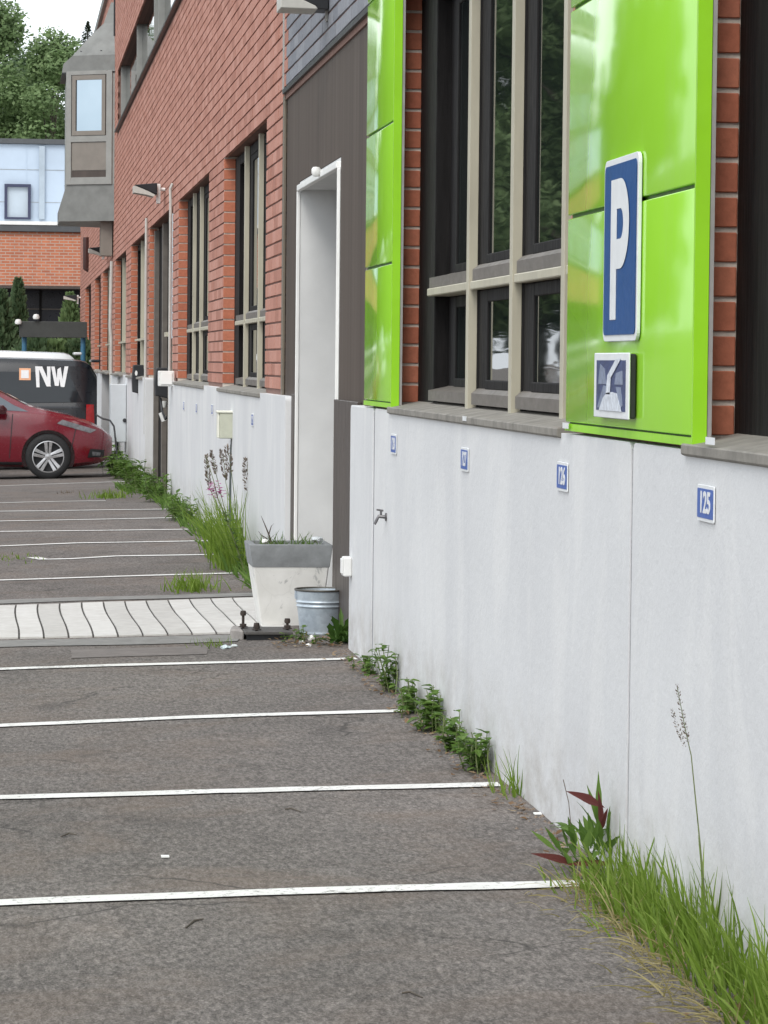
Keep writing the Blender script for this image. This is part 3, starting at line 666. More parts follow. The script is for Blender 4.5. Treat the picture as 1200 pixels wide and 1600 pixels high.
# outside tap with lever
q = onX(604, 808, PX)
tp = thing('wall_tap', 'small grey metal outside tap with lever on the white plinth', 'tap', q)
MT['tapm'] = simple('tap_metal', (.16,.155,.16), .35, .2, 30, metal=.7, obj=True)
g = G(); g.tube([q, q+Vector((-.05,0,.004)), q+Vector((-.062,0,-.02)), q+Vector((-.075,0,-.045))], [.012,.011,.010,.009], 10); mk('spout', g, MT['tapm'], tp, smooth=True)
g = G(); g.lathe([(.001,.0),(.026,.0),(.026,-.008),(.012,-.012)], q+Vector((-.0,0,0)), 14, 'x'); mk('rosette', g, MT['tapm'], tp, smooth=True)
g = G(); g.tube([q+Vector((-.035,0,.008)), q+Vector((-.035,0,.038))], .007, 8); g.tube([q+Vector((-.02,0,.040)), q+Vector((-.062,.0,.046))], .006, 8); mk('lever', g, MT['tapm'], tp, smooth=True)
for ch in tp.children: ch.scale = (.75, .75, .75)
# white socket box at the plinth end
q = onX(545, 885, PX-.012); g = G(); g.box(PX-.045, PX, q.y-.05, q.y+.05, q.z-.05, q.z+.05)
sb = thing('socket_box', 'small white socket box on the plinth end beside the doorway', 'socket', (PX, q.y, q.z-.05)); mk('box', g, MT['white_plastic'], sb, bevel=.006)
g = G(); g.box(PX-.052, PX-.046, q.y-.04, q.y+.04, q.z-.036, q.z+.04); mk('lid', g, MT['white_trim'], sb, bevel=.002)
# floodlights on short arms
def flood(Y, z, L, lab, w=.34, h=.13):
    o = thing('floodlight', lab, 'floodlight', (BX, Y, z), 0, 'floodlights along the brick wall')
    g = G(); g.prism([(BX-L, z+.01), (BX-.10, z+.035), (BX-.10, z-h*.75), (BX-L*.55, z-h*.45)], 'y', Y-w/2, Y+w/2); mk('housing', g, MT['black_metal'], o, bevel=.006)
    g = G(); g.prism([(BX-L-.01, z-.002), (BX-L+.02, z-.004), (BX-L*.55, z-h*.47), (BX-.12, z-h*.78), (BX-.14, z-h*.95), (BX-L*.6, z-h*.78), (BX-L-.01, z-h*.6)], 'y', Y-w/2+.01, Y+w/2-.01); mk('lens', g, MT['pale_lamp'], o)
    g = G(); g.box(BX-.098, BX-.055, Y-.06, Y+.06, z-h*1.5, z+.03); mk('bracket', g, MT['white_trim'], o, bevel=.004)
    g = G(); g.tube([(BX-.06, Y, z-.03), (BX, Y, z-.03)], .02, 8); mk('arm', g, MT['white_trim'], o)
for px, py, L, lab in ((258,292,.36,'black wedge floodlight above the dark door bay, beside the white conduit'), (168,389,.34,'black wedge floodlight below the oriel'), (124,463,.42,'farthest floodlight at the end of the brick building')):
    q = onX(px, py, BX); yy = min(q.y, YE-.6); flood(yy, EYE+(q.z-EYE)*yy/q.y, L, lab)
q = onX(512, -14, BX)
o = thing('floodlight', 'large floodlight with pale underside on grey brick above the brown doorway', 'floodlight', (BX, q.y, q.z), 0, 'floodlights along the brick wall')
pz = lambda py, Y=q.y: EYE + (VPY+.0-py)*Y/F_PX
Yl = q.y
def lx(px): return (px-18)*Yl/F_PX
g = G(); g.prism([(lx(432), pz(-30)), (lx(432), pz(14)), (lx(490), pz(15)), (lx(487), pz(10)), (lx(456), pz(-4)), (lx(452), pz(-30))], 'y', Yl-.12, Yl+.16); mk('shade', g, MT['pale_lamp'], o, bevel=.004)
g = G(); g.prism([(lx(458), pz(-3)), (lx(488), pz(9)), (lx(489), pz(14)), (lx(507), pz(14)), (lx(510), pz(-30)), (lx(458), pz(-30))], 'y', Yl-.09, Yl+.12); mk('housing', g, MT['black_metal'], o, bevel=.004)
g = G(); g.box(lx(505), BX, Yl-.02, Yl+.02, pz(30), pz(-5)); mk('bracket', g, MT['alu'], o)
MT['pipe'] = simple('old_white_pipe', (.46,.45,.42), .6, .12, 4)
def pipe(name, pts, r, mat, lab, cat='pipe', group=None):
    g = G(); g.tube(pts, r, 10); return tag(mk(name, g, mat, smooth=True), lab, cat, group)
q = onX(266, 420, BX-.03); Yp = q.y
pipe('conduit', [(BX-.03, Yp, -.15), (BX-.03, Yp, pz(310,Yp)), (BX-.035, Yp, pz(294,Yp)), (BX-.01, Yp, pz(286,Yp))], .017, MT['pipe'], 'tall white conduit running up beside the dark door bay to the floodlight', 'pipe', 'white conduits on the brick wall')
q = onX(228, 450, BX-.03); Yq = q.y
pipe('conduit', [(BX-.03, Yq, .55), (BX-.03, Yq, 2.5), (BX-.03, Yq, pz(340,Yq))], .019, MT['pipe'], 'white conduit on the far side of the dark door bay', 'pipe', 'white conduits on the brick wall')
q = onX(174, 500, BX-.03)
pipe('conduit', [(BX-.03, q.y, .9), (BX-.03, q.y, 1.9), (BX-.05, q.y, 2.1), (BX-.03, q.y, ZL)], .03, MT['pipe'], 'white conduit farthest along the wall, under the oriel', 'pipe', 'white conduits on the brick wall')
q = onX(134, 300, BX-.05); g = G(); g.tube([(BX-.06, 72, oz(310)), (BX-.06, 72, pz(420,72)), (BX+.0, 72, pz(421,72))], .07, 8)
tag(mk('downpipe', g, simple('downpipe', (.06,.025,.022), .5, .2, 5), smooth=True), 'dark downpipe on the far brick wall beyond the oriel', 'pipe')
g = G(); q = onX(266, 590, BX-.06); g.box(BX-.19, BX-.02, q.y-.1, q.y+.1, pz(601,q.y), pz(577,q.y)); g2 = thing('junction_box', 'square white junction box on the conduit beside the dark door bay', 'box', (BX, q.y, pz(601,q.y))); mk('box', g, MT['white_plastic'], g2, bevel=.008)
g = G(); g.box(BX-.165, BX-.045, q.y-.112, q.y-.1005, pz(598,q.y), pz(580,q.y)); mk('lid', g, MT['white_trim'], g2, bevel=.003)
# wall chargers: black boxes with a pale display, cable
def charger(px0, px1, py0, py1, lab, cab):
    Yc = onX((px0+px1)/2+6, 600, BX).y - .02
    x0, x1 = (px0-16)*Yc/F_PX, (px1-16)*Yc/F_PX; z0, z1 = pz(py1, Yc), pz(py0, Yc)
    o = thing('wall_charger', lab, 'charger', (x1, Yc, z0), 0, 'black wall chargers')
    g = G(); g.prism([(x0+.01, z0+.03), (x1, z0), (x1, z1), (x0+.02, z1), (x0, z0+(z1-z0)*.55)], 'y', Yc-.12, Yc+.12); mk('housing', g, MT['black_plastic'], o, bevel=.012, seg=2)
    g = G(); zc = z0+(z1-z0)*.72; xc = x0+(x1-x0)*.35; g.prism([(xc+.018*math.cos(a), zc+.036*math.sin(a)) for a in [k*math.pi/6 for k in range(12)]], 'y', Yc-.128, Yc-.121); mk('display', g, MT['white_trim'], o)
    g = G(); g.box(x1, BX+.1, Yc-.08, Yc+.08, z0+.05, z1-.05); mk('mount', g, MT['black_metal'], o)
    g = G(); g.tube([((a-16)*Yc/F_PX, Yc-.02-.1*k_, pz(b, Yc)) for k_, (a, b) in enumerate(cab)], .013, 8); mk('cable', g, MT['black_plastic'], o, smooth=True)
charger(205, 223, 568, 614, 'black wall charger with hanging cable above the grey cabinet', [(217,613),(219,640),(224,680),(223,710),(219,738)])
charger(240, 262, 572, 620, 'black wall charger in front of the dark door bay', [(250,620),(252,640),(256,652),(258,648)])
g = G(); q = onX(254, 690, BX); Yc = q.y+1.0; g.tube([((255-16)*Yc/F_PX, Yc, pz(624,Yc)), ((255-16)*Yc/F_PX, Yc, pz(634,Yc))], [.045,.03], 10); g.tube([((251-16)*Yc/F_PX, Yc, pz(642,Yc)), ((256-16)*Yc/F_PX, Yc, pz(655,Yc))], .035, 10)
tag(mk('hanging_plug', g, MT['white_plastic'], smooth=True), 'white charging plug hanging below the black charger', 'plug')
# grey distribution cabinet
Yc = 47.3; x0, x1 = (193-15)*Yc/F_PX, PX-.004
cb = thing('cable_cabinet', 'pale grey metal cabinet on the plinth below the far charger', 'cabinet', (x1, Yc, pz(690,Yc)))
MT['cab'] = simple('cabinet_grey', (.52,.55,.57), .45, .06, 5)
g = G(); g.box(PX-.24, x1, Yc-.3, Yc+.3, pz(688,Yc), pz(598,Yc)); mk('housing', g, MT['cab'], cb, bevel=.01)
g = G(); g.lathe([(.001,-.02),(.03,-.02),(.03,0)], (PX-.03, Yc-.302, pz(654,Yc)), 12, 'y'); mk('lock', g, MT['black_plastic'], cb)
g = G(); g.tube([(PX-.14, Yc-.1, pz(688,Yc)), (PX-.13, Yc-.1, pz(700,Yc)), (PX-.08, Yc-.1, pz(706,Yc)), (PX-.05, Yc-.1, pz(720,Yc))], .02, 8); mk('cable', g, MT['black_plastic'], cb, smooth=True)
# cream meter box on a post in the weeds
Ym = 24.6; x0, x1 = (340-16)*Ym/F_PX, (369-16)*Ym/F_PX; z0, z1 = pz(682,Ym), pz(642,Ym)
mp_ = thing('meter_post', 'cream electric box on a dark post standing in tall weeds by the plinth', 'electric box', ((x0+x1)/2+.03, Ym, gh(1.6, Ym)))
g = G(); g.box(x0+.012, x1, Ym, Ym+.16, z0, z1); mk('box', g, MT['cream'], mp_, bevel=.006)
g = G(); g.box(x0-.01, x1+.004, Ym-.01, Ym+.17, z1+.001, z1+.018); mk('lid', g, MT['cream_top'], mp_, bevel=.004)
g = G(); g.box(x0-.002, x0+.011, Ym+.005, Ym+.16, z0+.005, z1); mk('door', g, MT['cream_top'], mp_, bevel=.003)
xp = (362-15)*Ym/F_PX; g = G(); g.tube([(xp+.02, Ym+.08, z0), (xp+.03, Ym+.08, z0-.06)], [.03,.045], 10); g.tube([(xp+.02, Ym+.09, z0-.05), (xp+.005, Ym+.09, -.1)], .034, 10); mk('post', g, simple('post_green', (.055,.07,.068), .5, .25, 9), mp_, smooth=True)
# ================================================================== PLANTER, BUCKET, BASE PLATE
Yf = 17.45; zb_ = gh(1.5, Yf)
def ppx(px, py, Y): return onY(px, py, Y)
tl, tr = ppx(391, 853, Yf), ppx(519, 849, Yf); bl, br = ppx(409, 985, Yf), ppx(502, 983, Yf)
D = .42
pl = thing('planter', 'tapered concrete planter with peeling white paint and bare grey rim by the doorway', 'planter', ((tl.x+tr.x)/2, Yf+D/2, zb_))
zt = (tl.z+tr.z)/2; zbnd = ppx(395, 886, Yf).z; zmid = zbnd
def sq(z, ins=0):
    t_ = (z-zb_)/(zt-zb_); x0 = bl.x+(tl.x-bl.x)*t_+ins; x1 = br.x+(tr.x-br.x)*t_-ins; tap = .035*(1-t_); return [(x0, Yf+tap+ins, z), (x1, Yf+tap+ins, z), (x1, Yf+D-tap-ins, z), (x0, Yf+D-tap-ins, z)]
def ring(levels, name, mat, bev=.006):
    g = G(); 
    for l_ in levels: g.v += l_
    for k in range(len(levels)-1):
        for e in range(4): g.f.append((4*k+e, 4*k+(e+1)%4, 4*k+4+(e+1)%4, 4*k+4+e))
    return mk(name, g, mat, pl, bevel=bev, smooth=True, angle=35)
t = NT('peeling_white'); p = t.coord(); pe = t.noise(p, 5, 5, .65, 1.5); vo = t.n('ShaderNodeTexVoronoi', Scale=4.5, _feature='DISTANCE_TO_EDGE'); 
wp = t.n('ShaderNodeVectorMath', _operation='ADD'); nz = t.n('ShaderNodeTexNoise', Scale=7.0); t.l(p, nz.inputs['Vector']); sc_ = t.n('ShaderNodeVectorMath', _operation='SCALE'); sc_.inputs['Scale'].default_value = .16; t.l(nz.outputs['Color'], sc_.inputs[0]); t.l(p, wp.inputs[0]); t.l(sc_.outputs[0], wp.inputs[1]); t.l(wp.outputs[0], vo.inputs['Vector'])
cA = t.mix(t.ramp(vo.outputs['Distance'], [(.0, .14), (.02, 0.)]), t.ramp(t.noise(p, 9, 5), [(.3, (.60,.59,.56)), (.7, (.70,.69,.665))]), (.28,.27,.26))
cB = t.mix(t.ramp(pe, [(.60, 0.), (.64, .85)]), cA, (.36,.36,.35)); t.set(cB, .8); t.bump(t.noise(p, 40, 5), .3, .004); MT['peel'] = t.m
MT['conc'] = simple('bare_concrete', (.205,.215,.22), .9, .18, 14, .5, 90)
ring([sq(zb_-.02), sq(zb_+.25), sq(zbnd)], 'body', MT['peel'])
ring([sq(zbnd+.0005, -.004), sq(zt-.004, -.004), sq(zt, 0), sq(zt, .035), sq(zt-.06, .04)], 'rim', MT['conc'])
g = G(); s_ = sq(zt-.035, .038); n = 10
for j in range(n+1):
    for i in range(n+1):
        a = Vector(s_[0]).lerp(Vector(s_[1]), i/n); b = Vector(s_[3]).lerp(Vector(s_[2]), i/n); r = a.lerp(b, j/n); g.v.append((r.x, r.y, r.z + .02*noise.noise(r*14)))
for j in range(n):
    for i in range(n): a = j*(n+1)+i; g.f.append((a,a+1,a+n+2,a+n+1))
mk('soil', g, simple('dry_soil', (.12,.09,.06), .95, .4, 30, .8, 90), pl, smooth=True)
# galvanised bucket
Yb = 16.95; q0 = ppx(501, 925, Yb); zb2 = gh(1.6, Yb); r1 = 80/2*Yb/F_PX; ztop = ppx(501, 921, Yb).z; hb = ztop-zb2
bk = thing('bucket', 'round galvanised metal bucket standing in front of the planter', 'bucket', (q0.x, Yb, zb2))
t = NT('galvanised'); p = t.coord(); vo = t.n('ShaderNodeTexVoronoi', Scale=55.0); t.l(p, vo.inputs['Vector'])
t.set(t.mix(.5, t.ramp(t.noise(p, 7, 5, .6), [(.3, (.34,.40,.46)), (.7, (.52,.58,.63))]), t.ramp(vo.outputs['Color'], [(0, .40), (1, .60)]), 'OVERLAY'), .42, .35); MT['galv'] = t.m
r0 = r1*.80; prof = []
for k in range(61):
    u = k/60; r = r0+(r1-r0)*u
    r += .006*math.exp(-((u-.64)/.02)**2) + .006*math.exp(-((u-.73)/.02)**2) + .003*math.exp(-((u-.03)/.02)**2)
    prof.append((r, u*hb))
g = G(); g.lathe(prof + [(r1-.004, hb-.001)] + [(r-.004, h) for r, h in prof[::-1] if h > .03] + [(.001, .03)], (q0.x, Yb, zb2), 40); mk('body', g, MT['galv'], bk, smooth=True, angle=50)
g = G(); g.tube([(q0.x+r1*math.cos(a), Yb+r1*math.sin(a), ztop) for a in [2*math.pi*k/36 for k in range(37)]], .006, 6, cap=False); mk('rim', g, simple('dark_zinc_rim', (.09,.085,.075), .5, .2, 20, metal=.4), bk, smooth=True)
g = G(); g.lathe([(r1*.93, hb-.035), (r1*.6, hb-.02), (.001, hb-.028)], (q0.x, Yb, zb2), 24); mk('contents', g, simple('dead_leaves_fill', (.22,.19,.11), .9, .5, 40, .6, 60), bk, smooth=True)
for sgn in (-1, 1):
    g = G(); g.box(q0.x+sgn*(r1-.002)-.004, q0.x+sgn*(r1-.002)+.004, Yb-.022, Yb+.022, ztop-.05, ztop-.006); mk('ear', g, MT['galv'], bk)
g = G(); g.tube([(q0.x+r1*1.01*math.cos(a), Yb+.02-.10*math.sin(a), ztop-.03-.02*math.sin(a)) for a in [math.pi*k/16 for k in range(17)]], .003, 6); mk('handle', g, MT['galv'], bk, smooth=True)
# steel base plate with anchor bolts
a, b = onG(370, 997), onG(458, 1002); Ybp = 16.75; x0, x1 = ppx(383, 1000, 16.6).x, ppx(458, 1000, 16.6).x; zg_ = gh(1.35, Ybp)
bp = thing('base_plate', 'rusty dark steel base plate with anchor bolts in front of the planter', 'base plate', ((x0+x1)/2, Ybp, zg_))
MT['rust'] = simple('dark_rust', (.045,.032,.026), .75, .35, 30, .5, 120)
g = G(); g.box(x0, x1, Ybp-.14, Ybp+.20, zg_+.030, zg_+.045); mk('plate', g, simple('dusty_steel', (.075,.07,.066), .7, .3, 25, .3, 80), bp, bevel=.002)
g = G(); g.box(x0+.012, x1-.012, Ybp-.12, Ybp+.19, zg_-.03, zg_+.029); mk('gap_shade', g, MT['black_metal'], bp)  # black block: the shade in the gap under the plate, as colour
g = G(); g.prism([(x0-.07, Ybp+.0), (x0-.002, Ybp-.08), (x0-.002, Ybp+.2), (x0-.05, Ybp+.2)], 'z', zg_-.02, zg_+.05); mk('mortar_block', g, simple('mortar_lump', (.27,.25,.235), .9, .2, 15, .5, 60), bp, bevel=.01)
for px, py, hh in ((380,956,.075), (401,975,.055), (449,968,.085)):
    q = ppx(px, py, Ybp+(.10 if px < 400 else -.06 if px < 430 else 0)); zz_ = zg_+.045
    g = G(); g.tube([(q.x, q.y, zz_), (q.x, q.y, q.z)], .0075, 8); g.lathe([(.001,.0),(.014,.0),(.017,.012),(.014,.026),(.001,.026)], (q.x, q.y, q.z-.02), 10); g.lathe([(.001,0),(.018,0),(.018,.012),(.001,.012)], (q.x, q.y, zz_+.012), 6); g.lathe([(.001,0),(.026,0),(.026,.004),(.001,.004)], (q.x, q.y, zz_+.006), 12)
    mk('anchor_bolt', g, MT['rust'], bp, smooth=True, angle=35)
# ================================================================== VEHICLES
def lerp_tab(tab, x):
    xs_ = [a for a, b in tab]; ys_ = [b for a, b in tab]; return float(np.interp(x, xs_, ys_))
def sm_tab(tab, x, k=.06): return (lerp_tab(tab, x-k)+2*lerp_tab(tab, x)+lerp_tab(tab, x+k))/4
def mat_paint(name, col, rough=.18, coat=1.0):
    t = NT(name); p = t.coord(obj=True); t.set(t.ramp(t.noise(p, 3, 4), [(.3, tuple(c_*.93 for c_ in col)), (.7, tuple(min(1, c_*1.05) for c_ in col))]), t.ramp(t.noise(p, 20, 4), [(.3, rough), (.7, rough*1.5)]), 0, coat=coat); t.b.inputs['Coat Roughness'].default_value = .06; return t.m
MT['tyre'] = simple('tyre_rubber', (.014,.014,.015), .8, .2, 20, .2, 80, obj=True)
MT['alloy'] = simple('alloy', (.55,.55,.56), .3, .08, 10, metal=.8, obj=True)
MT['alloy_dark'] = simple('alloy_dark', (.03,.03,.032), .45, .2, 10, metal=.4, obj=True)
MT['carglass'] = simple('car_glass', (.012,.016,.02), .06, .1, 4, obj=True)
MT['carglass_pale'] = simple('car_glass_pale', (.10,.12,.14), .06, .1, 4, obj=True)
MT['lens'] = simple('headlamp_lens', (.16,.16,.17), .12, .5, 14, obj=True)
MT['red_lens'] = simple('tail_lens', (.30,.012,.014), .15, .2, 12, obj=True)
MT['trim'] = simple('black_trim', (.015,.015,.017), .55, .2, 12, obj=True)
def smooth01(u): u = max(0, min(1, u)); return u*u*(3-2*u)
def vehicle(root, L, top, belt, width, roofw, zbot, axles, wr, paint, n=56, cabin=None):
    xs_ = [-L/2 + L*i/n for i in range(n+1)]; g = G(); NS = 13
    for x in xs_:
        zt_ = sm_tab(top, x); zb = min(sm_tab(belt, x), zt_-.03); w = sm_tab(width, x); rw = min(sm_tab(roofw, x), w*.93)
        z0 = lerp_tab(zbot, x); zm = z0 + (zb-z0)*.52
        half = [(0, z0), (w*.82, z0), (w*.93, z0+.05), (w*.975, z0+.14), (w, zm), (w*.985, zm+(zb-zm)*.55), (w*.955, zb-.015), (w*.93, zb+.01), (rw+(w*.93-rw)*.45, zb+(zt_-zb)*.5), (rw+.03, zb+(zt_-zb)*.86), (rw*.93, zt_-.012*(zt_-zb > .1)-.006), (rw*.55, zt_), (0, zt_+.004)]
        full = half + [(-a, b) for a, b in half[-2:0:-1]]
        g.v += [(x, a, b) for a, b in full]
    m = len(full)
    for i in range(n):
        for k in range(m): g.f.append((i*m+k, i*m+(k+1)%m, (i+1)*m+(k+1)%m, (i+1)*m+k))
    g.f += [tuple(range(m)), tuple(n*m+k for k in range(m))[::-1]]
    me = bpy.data.meshes.new('body'); me.from_pydata(g.v, [], g.f); bm = bmesh.new(); bm.from_mesh(me); bmesh.ops.recalc_face_normals(bm, faces=bm.faces); bm.to_mesh(me); bm.free()
    bvh = BVHTree.FromPolygons(g.v, g.f)
    o = bpy.data.objects.new('body', me); COL.objects.link(o)
    cut = G()
    W_ = max(b for a, b in width)
    for ax_ in axles:
        for sgn in (-1, 1): cut.lathe([(.001, sgn*.48), (wr+.055, sgn*.48), (wr+.055, sgn*(W_+.2)), (.001, sgn*(W_+.2))], (ax_, 0, wr), 32, 'y')
    cm = bpy.data.meshes.new('cut'); cm.from_pydata(cut.v, [], cut.f); bm = bmesh.new(); bm.from_mesh(cm); bmesh.ops.remove_doubles(bm, verts=bm.verts, dist=.003); bmesh.ops.recalc_face_normals(bm, faces=bm.faces); bm.to_mesh(cm); bm.free()
    co = bpy.data.objects.new('cut', cm); COL.objects.link(co)
    md = o.modifiers.new('b', 'BOOLEAN'); md.object = co; md.operation = 'DIFFERENCE'; md.solver = 'EXACT'
    bpy.context.view_layer.update()
    me2 = bpy.data.meshes.new_from_object(o.evaluated_get(bpy.context.evaluated_depsgraph_get())); bpy.data.objects.remove(co); bpy.data.objects.remove(o)
    me2.materials.clear(); me2.materials.append(paint); me2.name = 'body'
    for p_ in me2.polygons: p_.use_smooth = True
    me2.set_sharp_from_angle(angle=math.radians(32))
    o = bpy.data.objects.new('body', me2); COL.objects.link(o); o.parent = root
    return o, bvh
def wheel(root, x, y, r, sgn, spokes=5):
    w = bpy.data.objects.new('wheel', None); COL.objects.link(w); w.parent = root; w.location = (x, y, r); w.empty_display_size = .1
    h = .10
    g = G(); g.lathe([(r*.70, sgn*h), (r*.74, sgn*h*1.05), (r*.93, sgn*h*1.0), (r*.985, sgn*h*.75), (r, sgn*h*.4), (r, -sgn*h*.6), (r*.97, -sgn*h), (r*.5, -sgn*h)], (0,0,0), 40, 'y'); mk('tyre', g, MT['tyre'], w, local=True, smooth=True, angle=60)
    g = G(); g.lathe([(r*.70, sgn*h*1.02), (r*.665, sgn*h*.98), (r*.65, sgn*h*.3), (.001, sgn*h*.25)], (0,0,0), 40, 'y'); mk('rim', g, MT['alloy_dark'], w, local=True, smooth=True, angle=40)
    for k in range(spokes):
        a = math.pi/2 + 2*math.pi*k/spokes
        def pt(rr, off, d): ca, sa = math.cos(a), math.sin(a); return (rr*ca-off*sa, sgn*d, rr*sa+off*ca)
        for e in (-1, 1):
            g = G(); P_ = [pt(r*.10, e*r*.015, h*.86), pt(r*.10, e*r*.11, h*.82), pt(r*.66, e*r*.19, h*.98), pt(r*.68, e*r*.035, h*1.0)]
            Q_ = [(q[0], q[1]-sgn*.02, q[2]) for q in P_]; g.add(P_+Q_, [(0,1,2,3),(7,6,5,4),(0,4,5,1),(1,5,6,2),(2,6,7,3),(3,7,4,0)]); mk('spoke', g, MT['alloy'], w, local=True)
    g = G(); g.lathe([(r*.15, sgn*h*.7), (r*.14, sgn*h*.93), (.001, sgn*h*.97)], (0,0,0), 16, 'y'); mk('hub', g, MT['alloy'], w, local=True, smooth=True)
    g = G(); g.lathe([(r*.70, sgn*h*1.03), (r*.66, sgn*h*1.05), (r*.655, sgn*h*.9)], (0,0,0), 40, 'y'); mk('rim_lip', g, MT['alloy'], w, local=True, smooth=True)
    return w
def decal(name, bvh, quad, mat, root, side=-1, nu=10, nv=5, lift=.006, thick=0):
    """a piece that lies on the body side: quad in (x,z), laid on the surface from the outside"""
    g = G(); cols = []
    for j in range(nv+1):
        for i in range(nu+1):
            u, v = i/nu, j/nv
            q = [Vector(p_) for p_ in quad]; p_ = (q[0].lerp(q[1], u)).lerp(q[3].lerp(q[2], u), v)
            h = bvh.ray_cast(Vector((p_[0], side*3, p_[1])), Vector((0, -side, 0)))
            y = h[0].y + side*lift if h[0] else side*.8
            g.v.append((p_[0], y, p_[1]))
    for j in range(nv):
        for i in range(nu): a = j*(nu+1)+i; g.f.append((a, a+1, a+nu+2, a+nu+1))
    return mk(name, g, mat, root, local=True, smooth=True, recalc=True, angle=None)
def topdecal(name, bvh, quad, mat, root, nu=6, nv=6, lift=.006):
    g = G()
    for j in range(nv+1):
        for i in range(nu+1):
            q = [Vector(p_) for p_ in quad]; p_ = (q[0].lerp(q[1], i/nu)).lerp(q[3].lerp(q[2], i/nu), j/nv)
            h = bvh.ray_cast(Vector((p_[0], p_[1], 5)), Vector((0, 0, -1))); g.v.append((p_[0], p_[1], (h[0].z if h[0] else 1)+lift))
    for j in range(nv):
        for i in range(nu): a = j*(nu+1)+i; g.f.append((a, a+1, a+nu+2, a+nu+1))
    return mk(name, g, mat, root, local=True, smooth=True, angle=None)
# ---- red hatchback, nose to the wall (local +x = nose, local -y = side towards the viewer)
CL = 4.45
def hatch(label, paint, loc, rz, group=None):
    r = thing('parked_car', label, 'car', loc, rz, group)
    top = [(-2.23,.80),(-2.17,1.0),(-1.98,1.32),(-1.6,1.46),(-.9,1.54),(-.2,1.545),(.15,1.48),(.55,1.30),(1.03,1.05),(1.2,1.005),(1.6,.92),(1.9,.82),(2.08,.73),(2.17,.66),(2.225,.58)]
    belt = [(-2.2,.78),(-2.1,.95),(-1.5,1.02),(0,.98),(1.0,.95),(1.3,.93),(1.7,.84),(2.0,.74),(2.15,.66),(2.225,.55)]
    width = [(-2.225,.55),(-2.15,.76),(-1.9,.85),(-1.2,.885),(.9,.885),(1.4,.88),(1.75,.85),(1.95,.79),(2.08,.68),(2.17,.52),(2.225,.36)]
    roofw = [(-2.2,.5),(-1.8,.55),(-.9,.60),(.1,.60),(.6,.62),(1.05,.70),(1.3,.74),(1.9,.62),(2.225,.25)]
    zbot = [(-2.225,.45),(-2.0,.24),(-1.2,.17),(1.6,.17),(1.95,.21),(2.12,.26),(2.225,.36)]
    body, bv = vehicle(r, CL, top, belt, width, roofw, zbot, (1.30, -1.40), .325, paint)
    for x in (1.30, -1.40):
        for sgn in (-1, 1): wheel(r, x, sgn*.80, .325, sgn)
    for sd_ in (-1, 1):
        decal('side_window', bv, [(-.35,1.00),(.55,.985),(.28,1.36),(-.30,1.44)], MT['carglass'], r, sd_)
        decal('side_window', bv, [(-1.35,1.06),(-.42,1.0),(-.38,1.44),(-1.15,1.40)], MT['carglass'], r, sd_)
        decal('quarter_glass', bv, [(.60,.985),(1.02,.965),(.80,1.06),(.50,1.24)], MT['carglass_pale'], r, sd_)
        decal('headlight', bv, [(1.42,.80),(1.90,.665),(1.99,.71),(1.50,.855)], MT['lens'], r, sd_, lift=.008)
        decal('door_seam', bv, [(.745,.30),(.757,.30),(.80,.93),(.788,.93)], MT['trim'], r, sd_, lift=.004)
        decal('door_handle', bv, [(-.28,.86),(-.10,.865),(-.10,.89),(-.28,.885)], MT['trim'], r, sd_, lift=.018)
        decal('bumper_seam', bv, [(1.62,.42),(1.632,.42),(1.70,.74),(1.688,.74)], MT['trim'], r, sd_, lift=.003)
        decal('sill_strip', bv, [(-1.0,.20),(.93,.20),(.93,.245),(-1.0,.245)], MT['trim'], r, sd_, lift=.006)
        decal('fog_light', bv, [(1.93,.335),(2.05,.34),(2.05,.385),(1.93,.40)], MT['lens'], r, sd_, lift=.008)
        decal('bumper_vent', bv, [(1.86,.31),(2.10,.32),(2.11,.42),(1.90,.44)], MT['trim'], r, sd_, lift=.004)
        g = G(); g.prism([(.48,.94),(.70,.93),(.72,1.0),(.66,1.06),(.50,1.07)], 'y', sd_*.90, sd_*1.06); mk('mirror', g, MT['trim'] if 0 else paint_dark, r, local=True, bevel=.02, seg=2, smooth=True)
        decal('tail_light', bv, [(-2.12,.85),(-1.98,.88),(-1.85,1.12),(-1.98,1.12)], MT['red_lens'], r, sd_)
    topdecal('windscreen', bv, [(1.0,-.62),(1.0,.62),(.22,.53),(.22,-.53)], MT['carglass'], r)
    g = G(); g.box(2.06, 2.215, -.36, .36, .48, .56); mk('grille', g, MT['trim'], r, local=True, bevel=.01)
    return r, bv
paint_red = mat_paint('red_paint', (.15,.006,.016), .2, .7); paint_dark = mat_paint('dark_red_mirror', (.045,.006,.010))
YC = 45.0; nose = onY(177, 690, YC); cx = nose.x - CL/2
car, _ = hatch('dark red hatchback parked nose to the wall, plugged in', paint_red, (cx, YC+.9, gh(cx, YC)+.0), 0)
car.rotation_euler = (0, math.atan(.0), 0); car.location.z = gh(.4, YC) - .005
# charging cable from the nose
g = G(); pts = [onY(150,648,YC+.6), onY(160,654,YC+.55), onY(172,657,YC+.5), onY(178,666,YC+.4), onY(181,690,YC+.3), onY(183,725,YC+.25), onY(184,742,YC+.2)]
g.tube([pts[0].lerp(pts[0], 0)] + pts[1:], .014, 8); tag(mk('charging_cable', g, MT['black_plastic'], smooth=True), 'black charging cable hanging from the nose of the red car', 'cable')
